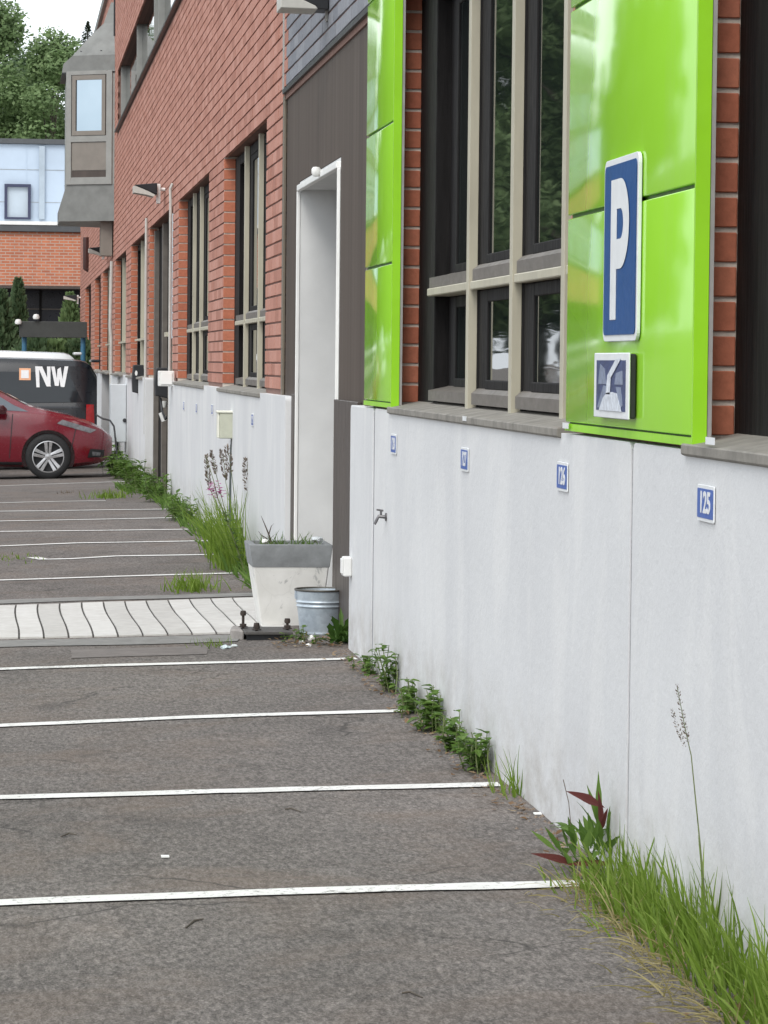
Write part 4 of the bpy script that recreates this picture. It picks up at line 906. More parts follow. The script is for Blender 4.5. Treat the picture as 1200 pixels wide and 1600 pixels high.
# ---- vans
VL = 4.9
def van(label, paint, loc, rz, decals=False, group=None, name='parked_van'):
    r = thing(name, label, 'van', loc, rz, group)
    top = [(-2.45,1.55),(-2.38,1.80),(-2.2,1.87),(-1,1.90),(.6,1.88),(1.0,1.80),(1.5,1.42),(1.75,1.18),(2.1,1.06),(2.35,.92),(2.45,.72)]
    belt = [(-2.45,1.02),(-2.3,1.08),(0,1.08),(1.2,1.06),(1.8,1.02),(2.2,.92),(2.45,.66)]
    width = [(-2.45,.80),(-2.38,.91),(-2.2,.945),(1.6,.95),(2.0,.92),(2.25,.80),(2.45,.55)]
    roofw = [(-2.45,.66),(-2.2,.72),(1.0,.72),(1.7,.72),(2.45,.4)]
    zbot = [(-2.45,.36),(-2.2,.24),(2.1,.22),(2.45,.32)]
    body, bv = vehicle(r, VL, top, belt, width, roofw, zbot, (1.55, -1.50), .335, paint)
    for x in (1.55, -1.50):
        for sgn in (-1, 1): wheel(r, x, sgn*.86, .335, sgn)
    for sd_ in (-1, 1):
        decal('side_window', bv, [(-2.22,1.16),(-.55,1.12),(-.55,1.66),(-2.0,1.66)], MT['carglass'], r, sd_, nu=14)
        decal('side_window', bv, [(-.45,1.12),(.55,1.10),(.55,1.66),(-.45,1.66)], MT['carglass'], r, sd_)
        decal('side_window', bv, [(.65,1.10),(1.50,1.08),(1.05,1.58),(.65,1.66)], MT['carglass'], r, sd_)
        decal('tail_light', bv, [(-2.41,.78),(-2.27,.78),(-2.28,1.12),(-2.40,1.12)], MT['red_lens'], r, sd_, lift=.012)
        for xa in (-.50, .60): decal('door_seam', bv, [(xa,.35),(xa+.012,.35),(xa+.012,1.09),(xa,1.09)], MT['trim'], r, sd_, lift=.004)
        decal('door_handle', bv, [(.36,.96),(.54,.96),(.54,.99),(.36,.99)], MT['trim'], r, sd_, lift=.02)
        decal('bumper_strip', bv, [(-2.40,.42),(-1.95,.42),(-1.95,.58),(-2.40,.58)], MT['trim'], r, sd_, lift=.006)
        decal('rail_groove', bv, [(-2.0,1.03),(-.6,1.03),(-.6,1.05),(-2.0,1.05)], MT['trim'], r, sd_)
        decal('headlight', bv, [(2.0,.78),(2.32,.74),(2.30,.86),(2.02,.93)], MT['lens'], r, sd_)
        g = G(); g.box(1.05, 1.2, min(sd_*.96, sd_*1.15), max(sd_*.96, sd_*1.15), 1.08, 1.32); mk('mirror', g, MT['trim'], r, local=True, bevel=.03, seg=2)
    topdecal('windscreen', bv, [(1.70,-.66),(1.70,.66),(1.08,.64),(1.08,-.64)], MT['carglass'], r)
    g = G(); g.box(-2.50, -2.36, -.78, .78, 1.83, 1.88); mk('rear_spoiler', g, paint, r, local=True, bevel=.015)
    return r, bv
paint_black = mat_paint('black_paint', (.007,.009,.013), .25, .25); paint_white = mat_paint('white_van_paint', (.72,.74,.75), .3, .5); paint_silver = mat_paint('silver_paint', (.42,.43,.44), .3)
YV = 49.4; tail = onY(152, 640, YV)
blk, bvb = van('black van with white letters in its rear side window, behind the red car', paint_black, (tail.x-VL/2, YV+.95, gh(0, YV)), math.pi)
# the van backs up to the wall: its rear is at the right, so the side towards the viewer is local +y
S = YV/F_PX
def vx(px): return -(onY(px, 600, YV).x - blk.location.x)
blk.scale = (1, 1, .93)
def vz(py): return (EYE + (VPY+1.0-py)*S - blk.location.z)/.93
MT['letter'] = simple('vinyl_white', (.78,.79,.80), .4, .05, 20, obj=True); MT['orange_print'] = simple('vinyl_orange', (.80,.42,.24), .4, .1, 20, obj=True)
def dq(name, pts, mat, lift=.012): decal(name, bvb, [(vx(a), vz(b)) for a, b in pts], mat, blk, 1, 4, 4, lift)
dq('orange_square', [(30,576),(48,576),(48,594.5),(30,594.5)], MT['orange_print']); dq('square_print', [(33,579),(45,579),(45,591.5),(33,591.5)], MT['letter'], .016)
for q in ([(55,573),(61,573),(62,605.5),(57,605.5)], [(59,573),(66,573),(80,604),(73,604)], [(73.5,573),(79,573),(79,604),(74,600)]): dq('letter_stroke', q, MT['letter'], .014+.001*random.random())
for q in ([(80,573),(85.5,573),(91,603),(86,603)], [(88,603),(92,603),(95,574),(90,577)], [(90.5,577),(95,574),(100,605),(95,604)], [(96,604.5),(101,604.5),(107,572.5),(101,572.5)]): dq('letter_stroke', q, MT['letter'], .014+.001*random.random())
wv, _ = van('white van whose roof shows behind the black van', paint_white, (onY(124, 560, 57).x-VL/2, 58, gh(0, 57)+.02), math.pi, group='white vans farther along the lot')
wv.location.z += (onY(60, 548, 57).z - (wv.location.z+1.90))
for (x, y, rz, lab) in ((-9.5, 62, 2.9, 'white van parked across the lot, seen reflected in the window panes'), (-13.5, 78, 2.8, 'white van parked farther across the lot, seen as a pale reflection in the green panels')):
    c_ = copy_tree(wv); c_.location = (x, y, gh(x, y)); c_.rotation_euler = (0, 0, rz); c_['label'] = lab
# ================================================================== SIGN BOARD ON BLUE POSTS, FAR BUILDING
YS = 63.0
bd = thing('sign_board', 'dark blank sign board on two blue posts behind the vans', 'sign board', (onY(85, 515, YS).x, YS, gh(1, YS)))
a, b = onY(30, 527, YS), onY(136, 503, YS); g = G(); g.box(a.x, b.x, YS-.05, YS+.05, a.z, b.z); mk('board', g, simple('dark_board', (.045,.048,.045), .6, .15, 8), bd, bevel=.008)
for px in (38, 130):
    q = onY(px, 540, YS); g = G(); g.tube([(q.x, YS+.1, gh(1, YS)-.1), (q.x, YS+.1, a.z+.1)], .05, 12); mk('post', g, simple('blue_post', (.035,.13,.22), .45, .1, 8), bd, smooth=True)
for px in (27, 55): 
    q = onY(px, 497, YS); g = G(); g.lathe([(.001,-.05),(.06,-.04),(.07,.0),(.05,.05),(.001,.06)], (q.x+.02, YS-.08, q.z - (.08 if px < 30 else -.02)), 12); mk('lamp_head', g, MT['white_plastic'], bd, smooth=True)
YB = 96.0
fb = thing('far_building', 'far brick building with pale blue metal upper storey and white roof edge', 'building', (0, YB, 0))
def fz(py, Y=YB): return EYE + (VPY-py)*Y/F_PX
def fx(px, Y=YB): return (px-VPX)*Y/F_PX
t = NT('far_brick'); p = t.coord(); mp2 = t.n('ShaderNodeCombineXYZ'); sp2 = t.n('ShaderNodeSeparateXYZ'); t.l(p, sp2.inputs[0]); t.l(sp2.outputs[0], mp2.inputs[0]); t.l(sp2.outputs[2], mp2.inputs[1])
bt = t.n('ShaderNodeTexBrick', Scale=1.0, Color1=(.50,.17,.085,1), Color2=(.38,.12,.065,1), Mortar=(.42,.30,.24,1), Mortar__Size=.014, Brick__Width=.27, Row__Height=.09); t.l(mp2.outputs[0], bt.inputs['Vector']); t.set(t.mix(.6, bt.outputs['Color'], t.ramp(t.noise(p, 3.5, 4, .7), [(.3, .40), (.7, .62)]), 'OVERLAY'), .9); MT['far_brick'] = t.m
XL, XR = -5.5, fx(170)
MT['pale_blue'] = simple('pale_blue_metal', (.42,.50,.60), .5, .06, .8, .0); MT['dark_roof'] = simple('dark_roof_edge', (.07,.075,.08), .6, .15, 3)
g = G(); g.box(XL, XR, YB, YB+12, fz(447), fz(364)); mk('brick_parapet', g, MT['far_brick'], fb)
g = G(); g.box(XL-.1, XR, YB-.12, YB+12, fz(363.5), fz(354)); mk('roof_edge', g, MT['dark_roof'], fb)
g = G(); g.box(XL-.12, XR, YB-.14, YB+4, fz(353.5), fz(348)); mk('white_flashing', g, MT['white_trim'], fb)
YU = YB+3.5
g = G(); g.box(XL, XR, YU, YU+10, fz(350,YU), fz(229,YU)); mk('metal_wall', g, MT['pale_blue'], fb)
g = G(); g.box(XL-.1, XR, YU-.12, YU+10, fz(228.5,YU), fz(221,YU)); mk('upper_roof_edge', g, MT['dark_roof'], fb)
for x_ in [XL+1.2*k for k in range(8)]:
    g = G(); g.box(x_-.01, x_+.01, YU-.012, YU-.001, fz(345,YU), fz(230,YU)); mk('wall_seam', g, MT['pale_blue'], fb)
for pyy in (268, 318):
    g = G(); g.box(XL, XR, YU-.011, YU-.001, fz(pyy+.6,YU), fz(pyy,YU)); mk('wall_seam', g, MT['zinc_light'], fb)
g = G(); g.box(fx(59,YU), fx(68,YU), YU-.12, YU-.002, fz(345,YU), fz(232,YU)); mk('duct', g, simple('duct', (.34,.40,.46), .5, .08, 3), fb, bevel=.01)
fr = bpy.data.objects.new('roof_window', None); COL.objects.link(fr); fr.parent = fb; fr.location = (fx(26,YU), YU-.1-YB, fz(345,YU))
MT['navy'] = simple('navy_frame', (.03,.035,.075), .5, .1, 5)
for bxs in ((fx(6,YU),fx(10.5,YU),fz(345,YU),fz(291,YU)), (fx(42,YU),fx(46.5,YU),fz(345,YU),fz(291,YU)), (fx(10.5,YU),fx(42,YU),fz(295.5,YU),fz(291,YU)), (fx(10.5,YU),fx(42,YU),fz(345,YU),fz(342,YU))):
    g = G(); g.box(bxs[0], bxs[1], YU-.16, YU-.003, bxs[2], bxs[3]); mk('frame', g, MT['navy'], fr)
g = G(); g.box(fx(10.5,YU), fx(42,YU), YU-.05, YU-.004, fz(342,YU), fz(295.5,YU)); mk('pane', g, simple('pale_pane', (.40,.46,.52), .12, .05, 2), fr)
g = G(); g.box(XL+.3, XR, YB+1.5, YB+1.6, -.4, fz(447)-.02); mk('dark_glazing', g, simple('dark_glazing', (.012,.014,.022), .3, .2, 3), fb)
for pyy in (481,): 
    g = G(); g.box(XL+.3, XR, YB+1.42, YB+1.49, fz(pyy+2), fz(pyy)); mk('glazing_bar', g, MT['rail'], fb)
for x_ in [XL+.4+1.5*k for k in range(6)]: g = G(); g.box(x_, x_+.07, YB+1.40, YB+1.495, -.4, fz(448)); mk('glazing_post', g, MT['frame'], fb)
g = G(); g.box(XL, XR, YB-.5, YB+1.5, fz(452), fz(447.5)); mk('canopy', g, MT['brown_dark'], fb)
# ================================================================== TREES
def leafmat(name, a, b, c_):
    t = NT(name); g_ = t.n('ShaderNodeNewGeometry'); col = t.ramp(g_.outputs['Random Per Island'], [(0, a), (.55, b), (1, c_)])
    t.set(col, .6, spec=.3); t.b.inputs['Subsurface Weight'].default_value = 0
    tr = t.n('ShaderNodeBsdfTranslucent'); t.l(col, tr.inputs[0]); ms = t.n('ShaderNodeMixShader'); ms.inputs[0].default_value = .42
    t.l(t.b.outputs[0], ms.inputs[1]); t.l(tr.outputs[0], ms.inputs[2]); t.l(ms.outputs[0], t.t.nodes['Material Output'].inputs[0]); return t.m
MT['leaf_a'] = leafmat('leaf_green', (.13,.20,.080), (.18,.265,.11), (.24,.33,.15))
MT['leaf_b'] = leafmat('leaf_dark', (.075,.13,.062), (.11,.17,.085), (.145,.21,.105))
MT['needle'] = leafmat('needle', (.018,.034,.018), (.030,.050,.024), (.05,.075,.035))
MT['bark'] = simple('bark', (.085,.07,.055), .9, .3, 6, .6, 20, obj=True)
def crown_mesh(name, H, R, z0, n, ls, mat, seed):
    rnd = random.Random(seed); g = G(); clumps = []
    for i in range(46):
        u = rnd.random()**.8; a = rnd.uniform(0, 2*math.pi); prof = math.sin(math.pi*min(1, .12+.88*u))**.6
        rr = R*prof*rnd.uniform(.25, 1.0); clumps.append((Vector((rr*math.cos(a), rr*math.sin(a), z0+(H-z0)*u)), R*rnd.uniform(.16, .36)))
    for i in range(n):
        c0, cr = clumps[int(rnd.random()*len(clumps))]
        d = Vector((rnd.gauss(0,1), rnd.gauss(0,1), rnd.gauss(0,1))).normalized(); p_ = c0 + d*cr*rnd.random()**.35; p_.z = max(p_.z, z0*.8)
        s1 = ls*rnd.uniform(.5, 1.3); u_ = Vector((rnd.gauss(0,1), rnd.gauss(0,1), rnd.gauss(0,.6))).normalized(); v_ = u_.cross(d+Vector((.01,.02,.3))).normalized()
        g.add([p_-u_*s1*.5, p_+v_*s1*.32, p_+u_*s1*.55, p_-v_*s1*.32], [(0,1,2,3)])
    me = bpy.data.meshes.new(name); me.from_pydata(g.v, [], g.f); me.materials.append(mat); return me, clumps
def trunk_mesh(H, r, clumps, seed):
    rnd = random.Random(seed); g = G(); g.tube([(0,0,-.3), (.05,0,H*.3), (-.08,.05,H*.6), (0,.05,H*.9)], [r, r*.8, r*.5, r*.12], 8)
    for c0, cr in clumps[:16]:
        z = max(H*.25, c0.z*.72); g.tube([(0,0,z), (c0.x*.5, c0.y*.5, (z+c0.z)/2+.1), c0], [r*.32, r*.2, r*.06], 5)
    me = bpy.data.meshes.new('trunk'); me.from_pydata(g.v, [], g.f); me.materials.append(MT['bark']); return me
VAR = []
for k, (H, R, z0, n, ls, m) in enumerate(((14.5, 3.6, 3.0, 30000, .19, 'leaf_a'), (13.2, 3.9, 2.2, 30000, .19, 'leaf_b'), (15.5, 3.3, 3.0, 30000, .20, 'leaf_a'))):
    cm_, cl_ = crown_mesh('crown', H, R, z0, n, ls, MT[m], 11+k); VAR.append((cm_, trunk_mesh(H, .22, cl_, 31+k)))
def tree(x, y, k, s, rz, lab, group='broadleaf trees beyond the far building'):
    o = thing('broadleaf_tree', lab, 'tree', (x, y, gh(x, y)), rz, group); o.scale = (s, s, s)
    for nm, me in (('crown', VAR[k][0]), ('trunk', VAR[k][1])):
        c_ = bpy.data.objects.new(nm, me); COL.objects.link(c_); c_.parent = o
def fxy(px, Y): return fx(px, Y)
tree(fx(-12,124), 124, 0, 1.03, .4, 'bright green broadleaf tree above the pale blue storey, at the left edge')
tree(fx(78,121), 121, 0, .93, 2.0, 'lighter green broadleaf tree between the oriel and the left edge')
tree(fx(35,132), 132, 1, 1.06, 1.0, 'dark green broadleaf tree behind the two lighter ones')
tree(fx(150,135), 135, 1, .93, 4.0, 'dark green broadleaf tree mostly hidden behind the oriel')
rnd = random.Random(5)
for i in range(33):
    x = -6.0 - (i % 11)*3.4 + rnd.uniform(-.9, .9); y = 108 + (i//11)*10 + rnd.uniform(-3, 3)
    tree(x, y, i % 3, (.86 if x > -10.5 else 1.2 if x > -13 else 1.5)*rnd.uniform(.93, 1.07), rnd.uniform(0, 6), 'broadleaf tree in the row left of the picture, seen only as green window reflections', 'trees reflected in the windows')
# spruce behind the oriel
sp_ = thing('spruce_tree', 'dark pointed spruce rising behind the oriel roof', 'tree', (fx(133,128), 128, gh(3,128))); Hs = fz(38,128)-gh(3,128)
g = G(); g.tube([(sp_.location.x, 128, -.5), (sp_.location.x, 128, Hs+gh(3,128))], [.25, .02], 8); mk('trunk', g, MT['bark'], sp_)
g = G(); rnd = random.Random(3)
for i in range(9000):
    u = rnd.random()**.75; z = Hs*(.12+.88*u); R = 3.2*(1-u)**.85*(.75+.5*((z*1.4)%1))+.02; a = rnd.uniform(0, 6.28); a = round(a*2.2+z*3)/2.2 + rnd.uniform(-.12,.12); rr = R*rnd.random()**.6
    p_ = Vector((sp_.location.x+rr*math.cos(a), 128+rr*math.sin(a), z - rr*.25 + gh(3,128))); d = Vector((math.cos(a), math.sin(a), -.35+rnd.uniform(-.3,.4))).normalized(); s1 = rnd.uniform(.10, .24)*(.5+.5*min(1, (1-u)*6)); v_ = d.cross(Vector((rnd.gauss(0,1), rnd.gauss(0,1), 1))).normalized()
    g.add([p_-d*s1*.5, p_+v_*s1*.18, p_+d*s1*.6, p_-v_*s1*.18], [(0,1,2,3)])
mk('crown', g, MT['needle'], sp_, recalc=False)
# junipers and shrubs in front of the far building
def shrub(x, y, H, R, n, mat, lab, cone=True, seed=1, ls=.16):
    rnd = random.Random(seed); o = thing('shrub', lab, 'shrub', (x, y, gh(x, y)), 0, 'shrubs in front of the far building'); g = G()
    for i in range(n):
        u = rnd.random()**.9; z = H*u; prof = (1-u)**.7+.06 if cone else math.sin(math.pi*(.15+.85*u))**.5+.1
        a = rnd.uniform(0, 6.28); lump = 1+.28*noise.noise(Vector((math.cos(a)*1.7+seed, math.sin(a)*1.7, z*1.3)))
        rr = R*prof*lump*rnd.random()**.4; p_ = Vector((x+rr*math.cos(a), y+rr*math.sin(a), gh(x,y)+z)); d = Vector((math.cos(a)*.5, math.sin(a)*.5, .9+rnd.uniform(-.6,.4))).normalized(); s1 = ls*rnd.uniform(.5,1.3); v_ = d.cross(Vector((rnd.gauss(0,1), rnd.gauss(0,1), .3))).normalized()
        g.add([p_-d*s1*.5, p_+v_*s1*.3, p_+d*s1*.6, p_-v_*s1*.3], [(0,1,2,3)])
    mk('foliage', g, mat, o, recalc=False); g = G(); g.tube([(x,y,gh(x,y)-.1),(x,y,gh(x,y)+H*.6)], [.06,.02], 6); mk('stem', g, MT['bark'], o)
YJ = 78
shrub(fx(28,YJ), YJ, fz(436,YJ)+.2, .55, 3600, MT['leaf_b'], 'tall pointed juniper in front of the dark glazing', True, 2)
shrub(fx(2,YJ), YJ-1, fz(455,YJ)+.2, .75, 3600, MT['leaf_b'], 'broad juniper at the left edge above the vans', True, 5)
shrub(fx(108,YJ+3), YJ+3, fz(462,YJ)+.3, .60, 3000, MT['leaf_a'], 'light green shrub next to the end of the brick building', True, 8)
for i, px in enumerate((55, 85, 125)): shrub(fx(px,70), 70, fz(532,70)+.2 if i else fz(525,70)+.2, .75, 2200, MT['leaf_a'] if i % 2 else MT['leaf_b'], ['low green shrub under the left part of the sign board', 'low green shrub under the middle of the sign board', 'low green shrub behind the right post of the sign board'][i], False, 12+i)
# ================================================================== WEEDS AND GRASS AT THE FOOT OF THE WALL
MT['grass'] = leafmat('grass_green', (.11,.185,.020), (.165,.26,.032), (.25,.34,.075))
MT['straw'] = leafmat('dry_grass', (.26,.22,.09), (.34,.29,.13), (.42,.36,.19))
MT['weed'] = leafmat('weed_leaf', (.075,.145,.025), (.115,.205,.038), (.165,.265,.06))
MT['weed_dark'] = leafmat('dandelion_leaf', (.045,.10,.018), (.065,.135,.025), (.09,.17,.035))
MT['dock_red'] = leafmat('dock_red_leaf', (.10,.026,.026), (.15,.042,.040), (.17,.075,.045))
MT['seed'] = leafmat('seed_head', (.16,.125,.10), (.22,.18,.145), (.28,.235,.19))
MT['stem'] = simple('weed_stem', (.12,.15,.05), .7, .3, 20)
MT['litter'] = leafmat('dead_leaf', (.16,.09,.045), (.28,.18,.10), (.42,.33,.22))
rg = random.Random(21)
def R(a, b): return rg.uniform(a, b)
def gb(x, y): return Vector((x, y, gh(x, y)-.005))
def grass_patch(g, x0, x1, y0, y1, n, h0, h1, w=.0055, lean=(-.25, 0)):
    for i in range(n):
        x = x1-(x1-x0)*rg.random()**1.6; y = R(y0, y1); w_ = w*R(.5,1.7); h = R(h0, h1)*(1-.35*(x1-x)/(x1-x0+.001))
        h *= .7+.5*(noise.noise(Vector((x*3, y*2.2, 4)))+.5)
        d = Vector((lean[0]*R(.0,1.6)+R(-.2,.2), R(-.35,.35), 1)); b = Vector((lean[0]*R(.0,2.2)+R(-.3,.3), R(-.5,.5), -R(.05,.9)))
        g.blade(gb(x, y), d, h, w_, b, 5)
g = G(); grass_patch(g, 1.60, 1.735, 6.2, 8.7, 620, .10, .27, .0075, (-.14,0)); grass_patch(g, 1.66, 1.735, 6.2, 8.3, 240, .20, .36, .0075, (-.08,0)); grass_patch(g, 1.52, 1.70, 7.9, 8.9, 160, .06, .14, .004)
tag(mk('grass', g, MT['grass'], smooth=True, recalc=False), 'fresh green grass along the plinth in the foreground', 'grass', kind='stuff')
g = G()
for i in range(520):
    x, y = 1.66-abs(rg.gauss(0,.07)), R(6.3, 8.7); g.blade(gb(x, y), (R(-1,.3), R(-.6,.6), R(.25,.7)), R(.06,.16), .004, (R(-.6,.2), R(-.5,.5), -R(.6,1.6)), 5)
tag(mk('dry_grass', g, MT['straw'], smooth=True, recalc=False), 'yellowed dry blades at the edge of the foreground grass', 'grass', kind='stuff')
def seed_head(g, p, d, L, r, n):
    d = Vector(d).normalized(); p = Vector(p)
    for i in range(n):
        t_ = rg.random(); q = p+d*L*t_; a = R(0, 6.28); o_ = Vector((math.cos(a), math.sin(a), 0))*r*math.sin(math.pi*min(1, .15+.8*t_)); dd = (d*1.2+o_.normalized()*.7).normalized()
        s1 = min(.011, L*.055)*R(.6,1.3)*(1 if n < 80 else 2.2); sd_ = dd.cross(Vector((R(-1,1),R(-1,1),R(-1,1)))).normalized()
        g.add([q+o_*.3, q+o_+dd*s1*.5+sd_*s1*.22, q+o_+dd*s1, q+o_+dd*s1*.5-sd_*s1*.22], [(0,1,2,3)])
def stalk(pxs, Y, r, head_ts, lab, hl=.10, hr=.0045, n=79, group='tall seeding grass stalks'):
    pts = [onY(a, b, Y) for a, b in pxs]; o = thing('grass_stalk', lab, 'grass stalk', pts[0], 0, group)
    g = G(); g.tube(pts, [r*(1-.6*i/(len(pts)-1)) for i in range(len(pts))], 5); mk('stem', g, MT['stem'], o, smooth=True)
    g = G()
    for (a, b) in head_ts: q, e = onY(*a, Y), onY(*b, Y); seed_head(g, q, e-q, (e-q).length, hr, n)
    mk('seed_head', g, MT['seed'], o, recalc=False, stuff=True); return o
stalk([(1105,1440),(1095,1330),(1086,1240),(1080,1180),(1073,1150),(1058,1073)], 7.5, .0022, [((1075,1160),(1057,1070)), ((1070,1168),(1049,1108))], 'single tall grass stalk with two dark seed heads against the white plinth')
# docks with reddish leaves
q = onG(925, 1362); q.x = min(q.x, 1.70)
dk = thing('dock_plant', 'leafy dock with a few dark red leaves where the foreground grass begins', 'weed', q)
g = G()
for i in range(46):
    a = R(1.6, 5.4); el = R(.3, 1.4); d = Vector((math.cos(a)*math.cos(el), math.sin(a)*math.cos(el), math.sin(el)+.15)); b0 = gb(q.x+R(-.07,.05), q.y+R(-.12,.12)); b0.z += R(0,.12)
    g.leaf(b0, d, R(.06,.13), R(.016,.032), droop=R(.3,1.1), jag=.15)
mk('leaf_rosette', g, MT['weed'], dk, smooth=True, recalc=False, stuff=True)
for pa, pb, w_ in (((945,1262),(888,1232),.032), ((940,1300),(935,1235),.024), ((905,1352),(833,1328),.026), ((960,1350),(885,1345),.022), ((928,1310),(948,1262),.03)):
    A_, B_ = onY(*pa, q.y-.05), onY(*pb, q.y-.12); g = G(); g.leaf(A_, B_-A_, (B_-A_).length*1.03, w_, up=(0.3,-.9,.5), droop=.12, fold=.3, seg=7); mk('red_leaf', g, MT['dock_red'], dk, smooth=True, recalc=False)
g = G()
for pa, pb in (((935,1310),(935,1205)), ((940,1300),(918,1225)), ((950,1320),(955,1250)), ((900,1330),(888,1275)), ((870,1330),(830,1295)), ((880,1335),(852,1290)), ((915,1330),(905,1278))):
    A_, B_ = onY(*pa, q.y), onY(*pb, q.y); g.leaf(A_, B_-A_, (B_-A_).length, R(.018,.03), up=(.2,-.9,.4), droop=.1, seg=6, jag=.2)
mk('upright_leaf', g, MT['weed'], dk, smooth=True, recalc=False, stuff=True)
g = G(); B_ = onY(880, 1218, q.y); A_ = onY(892, 1290, q.y); g.tube([A_, A_.lerp(B_, .5)+Vector((.005,0,0)), B_], .0012, 4); seed_head(g, A_.lerp(B_, .8), B_-A_, .02, .003, 10); mk('flower_stem', g, MT['seed'], dk, recalc=False)
# tuft of upright grass
def tuft(px, py, n, h0, h1, lab, mat='grass', w=.005, spread=.06, name='grass_tuft', up=1.0, group='small grass tufts in the asphalt joint'):
    q = onG(px, py); q.x = min(q.x, 1.72); o = thing(name, lab, 'grass', q, 0, group); g = G()
    for i in range(n): g.blade(gb(min(1.735, q.x+rg.gauss(0,spread)), q.y+rg.gauss(0,spread*2)), (R(-.45,.4), R(-.4,.4), up), R(h0,h1), w*R(.6,1.3), (R(-.5,.4), R(-.4,.4), -R(0,.7)), 5)
    mk('blades', g, MT[mat], o, smooth=True, recalc=False, stuff=True); return o
tuft(818, 1240, 34, .07, .20, 'thin grass tuft on the wall edge between two white lines', spread=.03)
tuft(330, 1010, 40, .03, .07, 'tiny tuft in the asphalt left of the base plate', spread=.05)
tuft(300, 922, 170, .05, .16, 'isolated green weed tuft on the asphalt before the paving strip', w=.010, spread=.085)
tuft(172, 778, 120, .06, .14, 'small grass tuft on the asphalt in front of the red car', w=.012, spread=.12)
tuft(12, 873, 60, .02, .05, 'low grass tuft in a crack at the left edge', w=.010, spread=.14)
tuft(105, 771, 30, .02, .05, 'dry tuft on the asphalt between two far lines', 'seed', .012, .05)
# leafy weeds
def weed(px, py, H, n, L, lab, mat='weed', spread=.07, jag=.2, wr=.72, group='leafy weeds along the plinth', name='leafy_weed', along=1.5):
    q = onG(px, py); q.x = min(q.x, 1.70); o = thing(name, lab, 'weed', q, 0, group); g = G(); gs = G()
    for k in range(max(3, n//6)):
        b0 = gb(min(1.72, q.x+rg.gauss(0,spread*.6)), q.y+rg.gauss(0,spread*along)); h = H*R(.55,1.05); tp_ = b0+Vector((R(-.35,.12)*h, R(-.4,.4)*h, h)); gs.tube([b0, b0.lerp(tp_, .5)+Vector((R(-.01,.01),0,0)), tp_], [.003,.0025,.0015], 5)
        for i in range(9):
            t_ = R(.12, 1); p_ = b0.lerp(tp_, t_); a = R(0, 6.28); d = Vector((math.cos(a), math.sin(a), R(-.1,.7)))
            if p_.x+d.x*L > 1.735: d.x = -abs(d.x)
            g.leaf(p_, d, L*R(.6,1.2), L*wr*R(.9,1.3), droop=R(.2,.9), jag=jag, fold=R(.1,.4))
    mk('leaves', g, MT[mat], o, smooth=True, recalc=False, stuff=True); mk('stems', gs, MT['stem'], o, smooth=True, stuff=True); return o
for px, py, H, n, L, lab in ((586,1050,.09,60,.045,'low leafy weed at the joint nearest the doorway'), (618,1080,.20,70,.050,'taller leafy weed with curled tip, second along the plinth'), (655,1112,.15,80,.050,'leafy weed where the third white line meets the plinth'),
                   (692,1140,.17,110,.052,'bushy leafy weed halfway between two white lines'), (722,1172,.14,90,.048,'leafy weed above the brown dead leaves'), (752,1203,.14,110,.046,'rounded leafy weed just before the fourth white line end')):
    weed(px, py, H, n, L, lab, spread=.055)
for px, py, H, n, L, lab in ((535,1004,.20,0,.19,'dandelion with long toothed leaves beside the bucket'),):
    q = onG(px, py); o = thing('dandelion', lab, 'weed', q); g = G()
    for i in range(34):
        a = R(0, 6.28); el = R(.25, 1.35); g.leaf(gb(q.x+R(-.05,.04), q.y+R(-.1,.12)), (math.cos(a)*math.cos(el), math.sin(a)*math.cos(el), math.sin(el)+.2), R(.10,.22), R(.03,.055), droop=R(.4,1.2), jag=.35, seg=8, shape=.7)
    mk('leaves', g, MT['weed_dark'], o, smooth=True, recalc=False, stuff=True)
weed(468, 1003, .09, 40, .04, 'small trailing weed in front of the base plate', spread=.05)
# far strip of weeds along the plinth: one green mass with single plants in it
g = G()
for i in range(1100):
    y = R(19.3, 40); wdt = .045+.06*(noise.noise(Vector((y*.8, 2, 0)))+.5)+(.10 if y > 36 else 0); x = 1.73-wdt*2.2*rg.random()**1.5; h = R(.06,.19)*(1+.6*noise.noise(Vector((y*1.1, 7, 0))))
    g.blade(gb(x, y), (R(-.7,.2), R(-.5,.5), 1), h, R(.012,.026), (R(-.7,.2), R(-.4,.4), -R(.1,1.1)), 4)
tag(mk('weed_strip', g, MT['weed'], smooth=True, recalc=False), 'dense low weeds along the far plinth up to the chargers', 'weeds', kind='stuff')
for y, H, n, L, lab in ((46.0,.42,150,.16,'large leafy weed below the grey cabinet'), (43.6,.34,150,.15,'leafy weed at the far corner of the dark door bay'), (39.5,.36,170,.13,'leafy weed in front of the dark door bay'), (36.4,.30,170,.12,'spreading leafy weed at the near corner of the door bay'), (33.2,.30,130,.11,'leafy weed below the second far window'), (28.6,.26,120,.10,'leafy weed midway along the far plinth')):
    c_ = Vector((1.60, y, 0)); px_ = 15+1.60*F_PX/y; py_ = VPY+(EYE-gh(1.6,y))*F_PX/y; weed(px_, py_, H, n, L, lab, spread=.14, wr=.4)
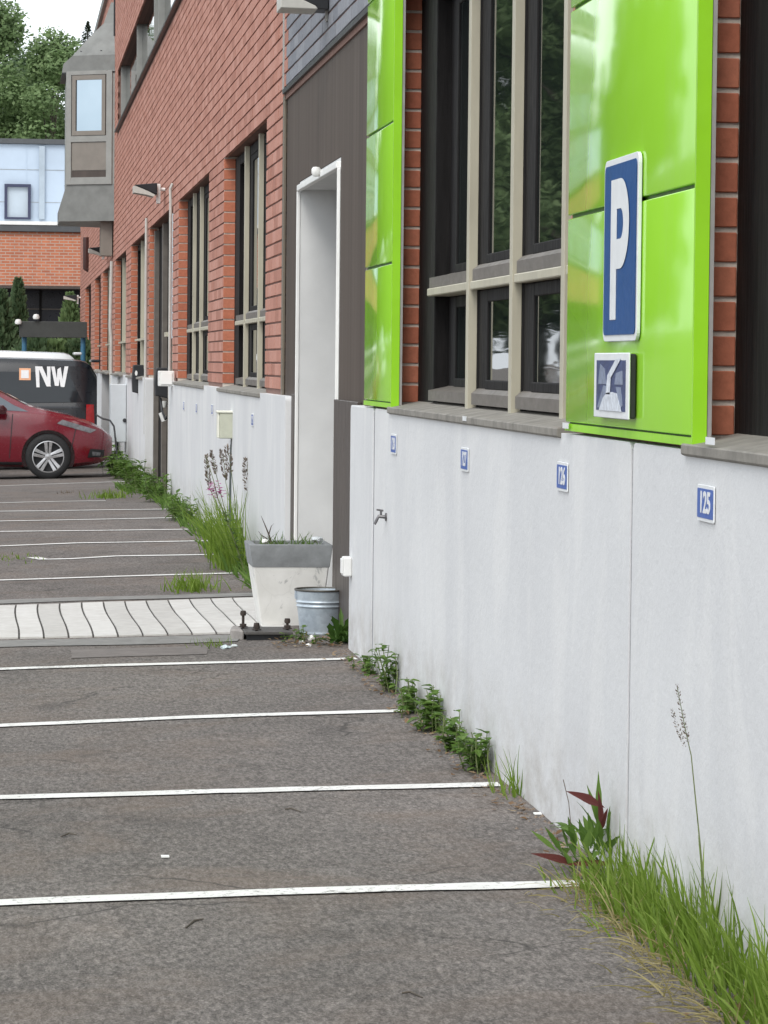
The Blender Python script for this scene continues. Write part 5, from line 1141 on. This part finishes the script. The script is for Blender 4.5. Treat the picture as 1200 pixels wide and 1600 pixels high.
# tall grass clump round the meter post, with feathery heads and a fireweed
o = thing('tall_grass_clump', 'tall grass clump growing round the cream electric box post', 'grass', gb(1.55, 23)); g = G()
for i in range(330):
    x, y = min(1.72, 1.60+rg.gauss(0,.06)), 22.0+abs(rg.gauss(0,.8)); g.blade(gb(x, y), (R(-.35,.12), R(-.3,.3), 1), R(.25,.62), R(.008,.014), (R(-.6,.15), R(-.3,.3), -R(0,.7)), 5)
mk('blades', g, MT['grass'], o, smooth=True, recalc=False, stuff=True)
for i, (pxs, hd) in enumerate((([(370,880),(368,820),(353,755),(349,712)], ((353,752),(345,705))), ([(378,880),(380,800),(388,760),(386,722)], ((387,768),(384,718))), ([(374,880),(368,790),(362,740),(356,702)], ((360,740),(354,698))), ([(362,880),(352,800),(338,742),(330,708)], ((338,742),(330,706))), ([(386,880),(396,800),(399,740),(398,708)], ((398,738),(399,708))), ([(366,880),(345,800),(326,760),(322,715)], ((327,765),(322,712))))):
    stalk(pxs, 23.0, .004, [hd], ['feathery seed head touching the left side of the dark post', 'feathery seed head right of the dark post', 'feathery seed head just below the cream box', 'leaning seed head left of the cream box', 'lone seed head against the white plinth right of the post', 'thin leaning seed head farthest left of the post'][i], hr=.022 if i in (1, 2) else .012, n=110, group='seed heads round the electric box')
fw = thing('fireweed', 'pink flowered fireweed left of the cream electric box', 'flower', onY(385, 900, 21.6)); P0 = [onY(a, b, 21.6) for a, b in ((386,905),(368,850),(352,805),(340,778),(334,752),(322,712))]
g = G(); g.tube(P0, [.006,.006,.005,.004,.003,.001], 6); mk('stem', g, MT['stem'], fw, smooth=True)
g = G()
for i in range(70):
    t_ = R(.02,.66)*3.2; k = min(2, int(t_)); p_ = P0[k].lerp(P0[k+1], t_-k); a = R(0, 6.28); g.leaf(p_, (math.cos(a), math.sin(a), .5), R(.07,.13), R(.012,.02), droop=.6, seg=4)
mk('leaves', g, MT['weed_dark'], fw, smooth=True, recalc=False, stuff=True)
g = G()
for i in range(60):
    t_ = R(0,1); p_ = P0[3].lerp(P0[4], t_)+Vector((R(-.04,.04), R(-.04,.04), R(-.02,.02))); a = R(0, 6.28); g.leaf(p_, (math.cos(a), math.sin(a), .3), R(.024,.042), .030, droop=.2, seg=3)
mk('flowers', g, leafmat('pink_petal', (.36,.06,.22), (.45,.09,.30), (.55,.16,.40)), fw, smooth=True, recalc=False, stuff=True)
# plants in the planter
g = G()
for i in range(130):
    s_x = R(tl.x+.05, tr.x-.05); s_y = R(Yf+.05, Yf+D-.05); g.blade((s_x, s_y, zt-.045), (R(-.6,.6), R(-.5,.5), 1), R(.04,.13), .006, (R(-.5,.5), R(-.5,.5), -R(0,.8)), 4)
tag(mk('planter_grass', g, MT['weed'], smooth=True, recalc=False), 'sparse low greenery growing in the concrete planter', 'grass', kind='stuff')
tw = thing('dead_twig', 'dead forked twig sticking out of the planter', 'twig', onY(418, 850, Yf+.2)); g = G()
g.tube([onY(425,852,Yf+.2), onY(420,835,Yf+.2), onY(413,818,Yf+.2), onY(408,806,Yf+.2)], [.006,.005,.003,.001], 6); g.tube([onY(420,835,Yf+.2), onY(424,822,Yf+.2), onY(428,818,Yf+.2)], [.004,.002,.001], 5); g.tube([onY(418,842,Yf+.2), onY(408,836,Yf+.2), onY(404,830,Yf+.2)], [.004,.002,.001], 5)
mk('branch', g, MT['bark'], tw, smooth=True)
def pebble(name, px, py, Y, s, mat, lab, cat, squash=.6):
    q = onY(px, py, Y) if Y else onG(px, py); bm = bmesh.new(); bmesh.ops.create_icosphere(bm, subdivisions=2, radius=s)
    for v in bm.verts: v.co *= 1+.45*noise.noise(v.co*(1.6/s)+Vector((px, py, 0))); v.co.z *= squash
    me = bpy.data.meshes.new(name); bm.to_mesh(me); bm.free(); me.materials.append(mat); o = bpy.data.objects.new(name, me); COL.objects.link(o); o.location = q+Vector((0,0,s*squash*.6)); return tag(o, lab, cat)
pebble('stone', 414, 848, Yf+.12, .022, MT['white_trim'], 'white stone in the left corner of the planter', 'stone')
pebble('crumpled_paper', 495, 846, Yf+.15, .035, MT['cab'], 'grey crumpled paper lying on the planter soil', 'litter', .5)
MT['paper'] = simple('paper', (.78,.78,.76), .8, .08, 30, obj=True)
for i, (px, py, s) in enumerate(((487,1000,.022), (472,1005,.016), (482,1010,.014))): pebble('crumpled_paper', px, py, None, s, MT['paper'], ['larger white paper scrap below the bucket', 'small white paper scrap left of the bucket leaves', 'smallest white paper scrap on the ground by the bucket'][i], 'litter', .7)
pebble('crumpled_wrapper', 352, 1014, None, .026, simple('pale_blue_wrapper', (.50,.58,.60), .5, .3, 60, obj=True), 'pale blue crumpled wrapper on the asphalt', 'litter', .5); pebble('crumpled_wrapper', 366, 1011, None, .02, simple('pale_wrapper', (.58,.62,.62), .5, .3, 60, obj=True), 'pale grey crumpled wrapper next to the blue one', 'litter', .5)
# fallen leaves and crumbs in the joint
g = G()
for i in range(260):
    y = 6.6+9.6*rg.random(); x = 1.72-abs(rg.gauss(0,.05))-.02; 
    if noise.noise(Vector((y*1.6, 3, 0))) < -.12: continue
    g.leaf(gb(x, y)+Vector((0,0,.012)), (R(-1,1), R(-1,1), R(-.05,.25)), R(.015,.04), R(.012,.026), droop=R(-.4,.4), fold=R(-.3,.5), seg=4)
for i in range(120):
    x, y = R(1.38,1.72), R(16.1,16.7); g.leaf(gb(x, y)+Vector((0,0,.012)), (R(-1,1), R(-1,1), R(-.05,.3)), R(.015,.04), R(.012,.026), droop=R(-.4,.4), seg=4)
tag(mk('leaf_litter', g, MT['litter'], smooth=True, recalc=False), 'brown dead leaves and crumbs in the joint between asphalt and plinth', 'leaf litter', kind='stuff')
g = G()
for i in range(500):
    y = 6+10*rg.random(); x = 1.735-abs(rg.gauss(0,.05)); s1 = R(.003,.010); c_ = gb(x, y)+Vector((0,0,.004)); g.add([c_+Vector((s1,0,0)), c_+Vector((0,s1,0)), c_+Vector((-s1,0,0)), c_+Vector((0,-s1,0)), c_+Vector((0,0,s1))], [(0,1,4),(1,2,4),(2,3,4),(3,0,4)])
tag(mk('grit', g, simple('grit', (.17,.13,.10), .95, .4, 60), recalc=False), 'brown soil and grit along the base of the plinth', 'grit', kind='stuff')
for i, (px, py) in enumerate(((840,1273), (1185,1590), (258,1340))):
    q = onG(px, py); g = G(); g.box(q.x-.012, q.x+.012, q.y-.015, q.y+.015, q.z+.002, q.z+.006); tag(mk('paper_scrap', g, MT['paper']), ['tiny white scrap at the wall edge below the grass tuft', 'tiny white scrap in the bottom right corner', 'tiny white speck on the open asphalt'][i], 'litter')
# twigs on the asphalt
for i, (a_, b_) in enumerate((((290,1452),(318,1438)), ((95,1309),(120,1306)), ((628,1554),(660,1561)), ((445,1266),(470,1270)), ((575,1066),(600,1070)))):
    A_, B_ = onG(*a_), onG(*b_); g = G(); M_ = A_.lerp(B_, .5)+Vector((.0,.03,.006)); g.tube([A_+Vector((0,0,.004)), M_, B_+Vector((0,0,.004))], [.002,.003,.0015], 5)
    tag(mk('twig', g, MT['bark'], smooth=True), ['thin dark twig on the asphalt in front of the nearest line', 'short dark twig near the left edge between two lines', 'short twig near the bottom edge of the asphalt', 'small twig right of centre between two lines', 'bent twig by the first leafy weed'][i], 'twig')
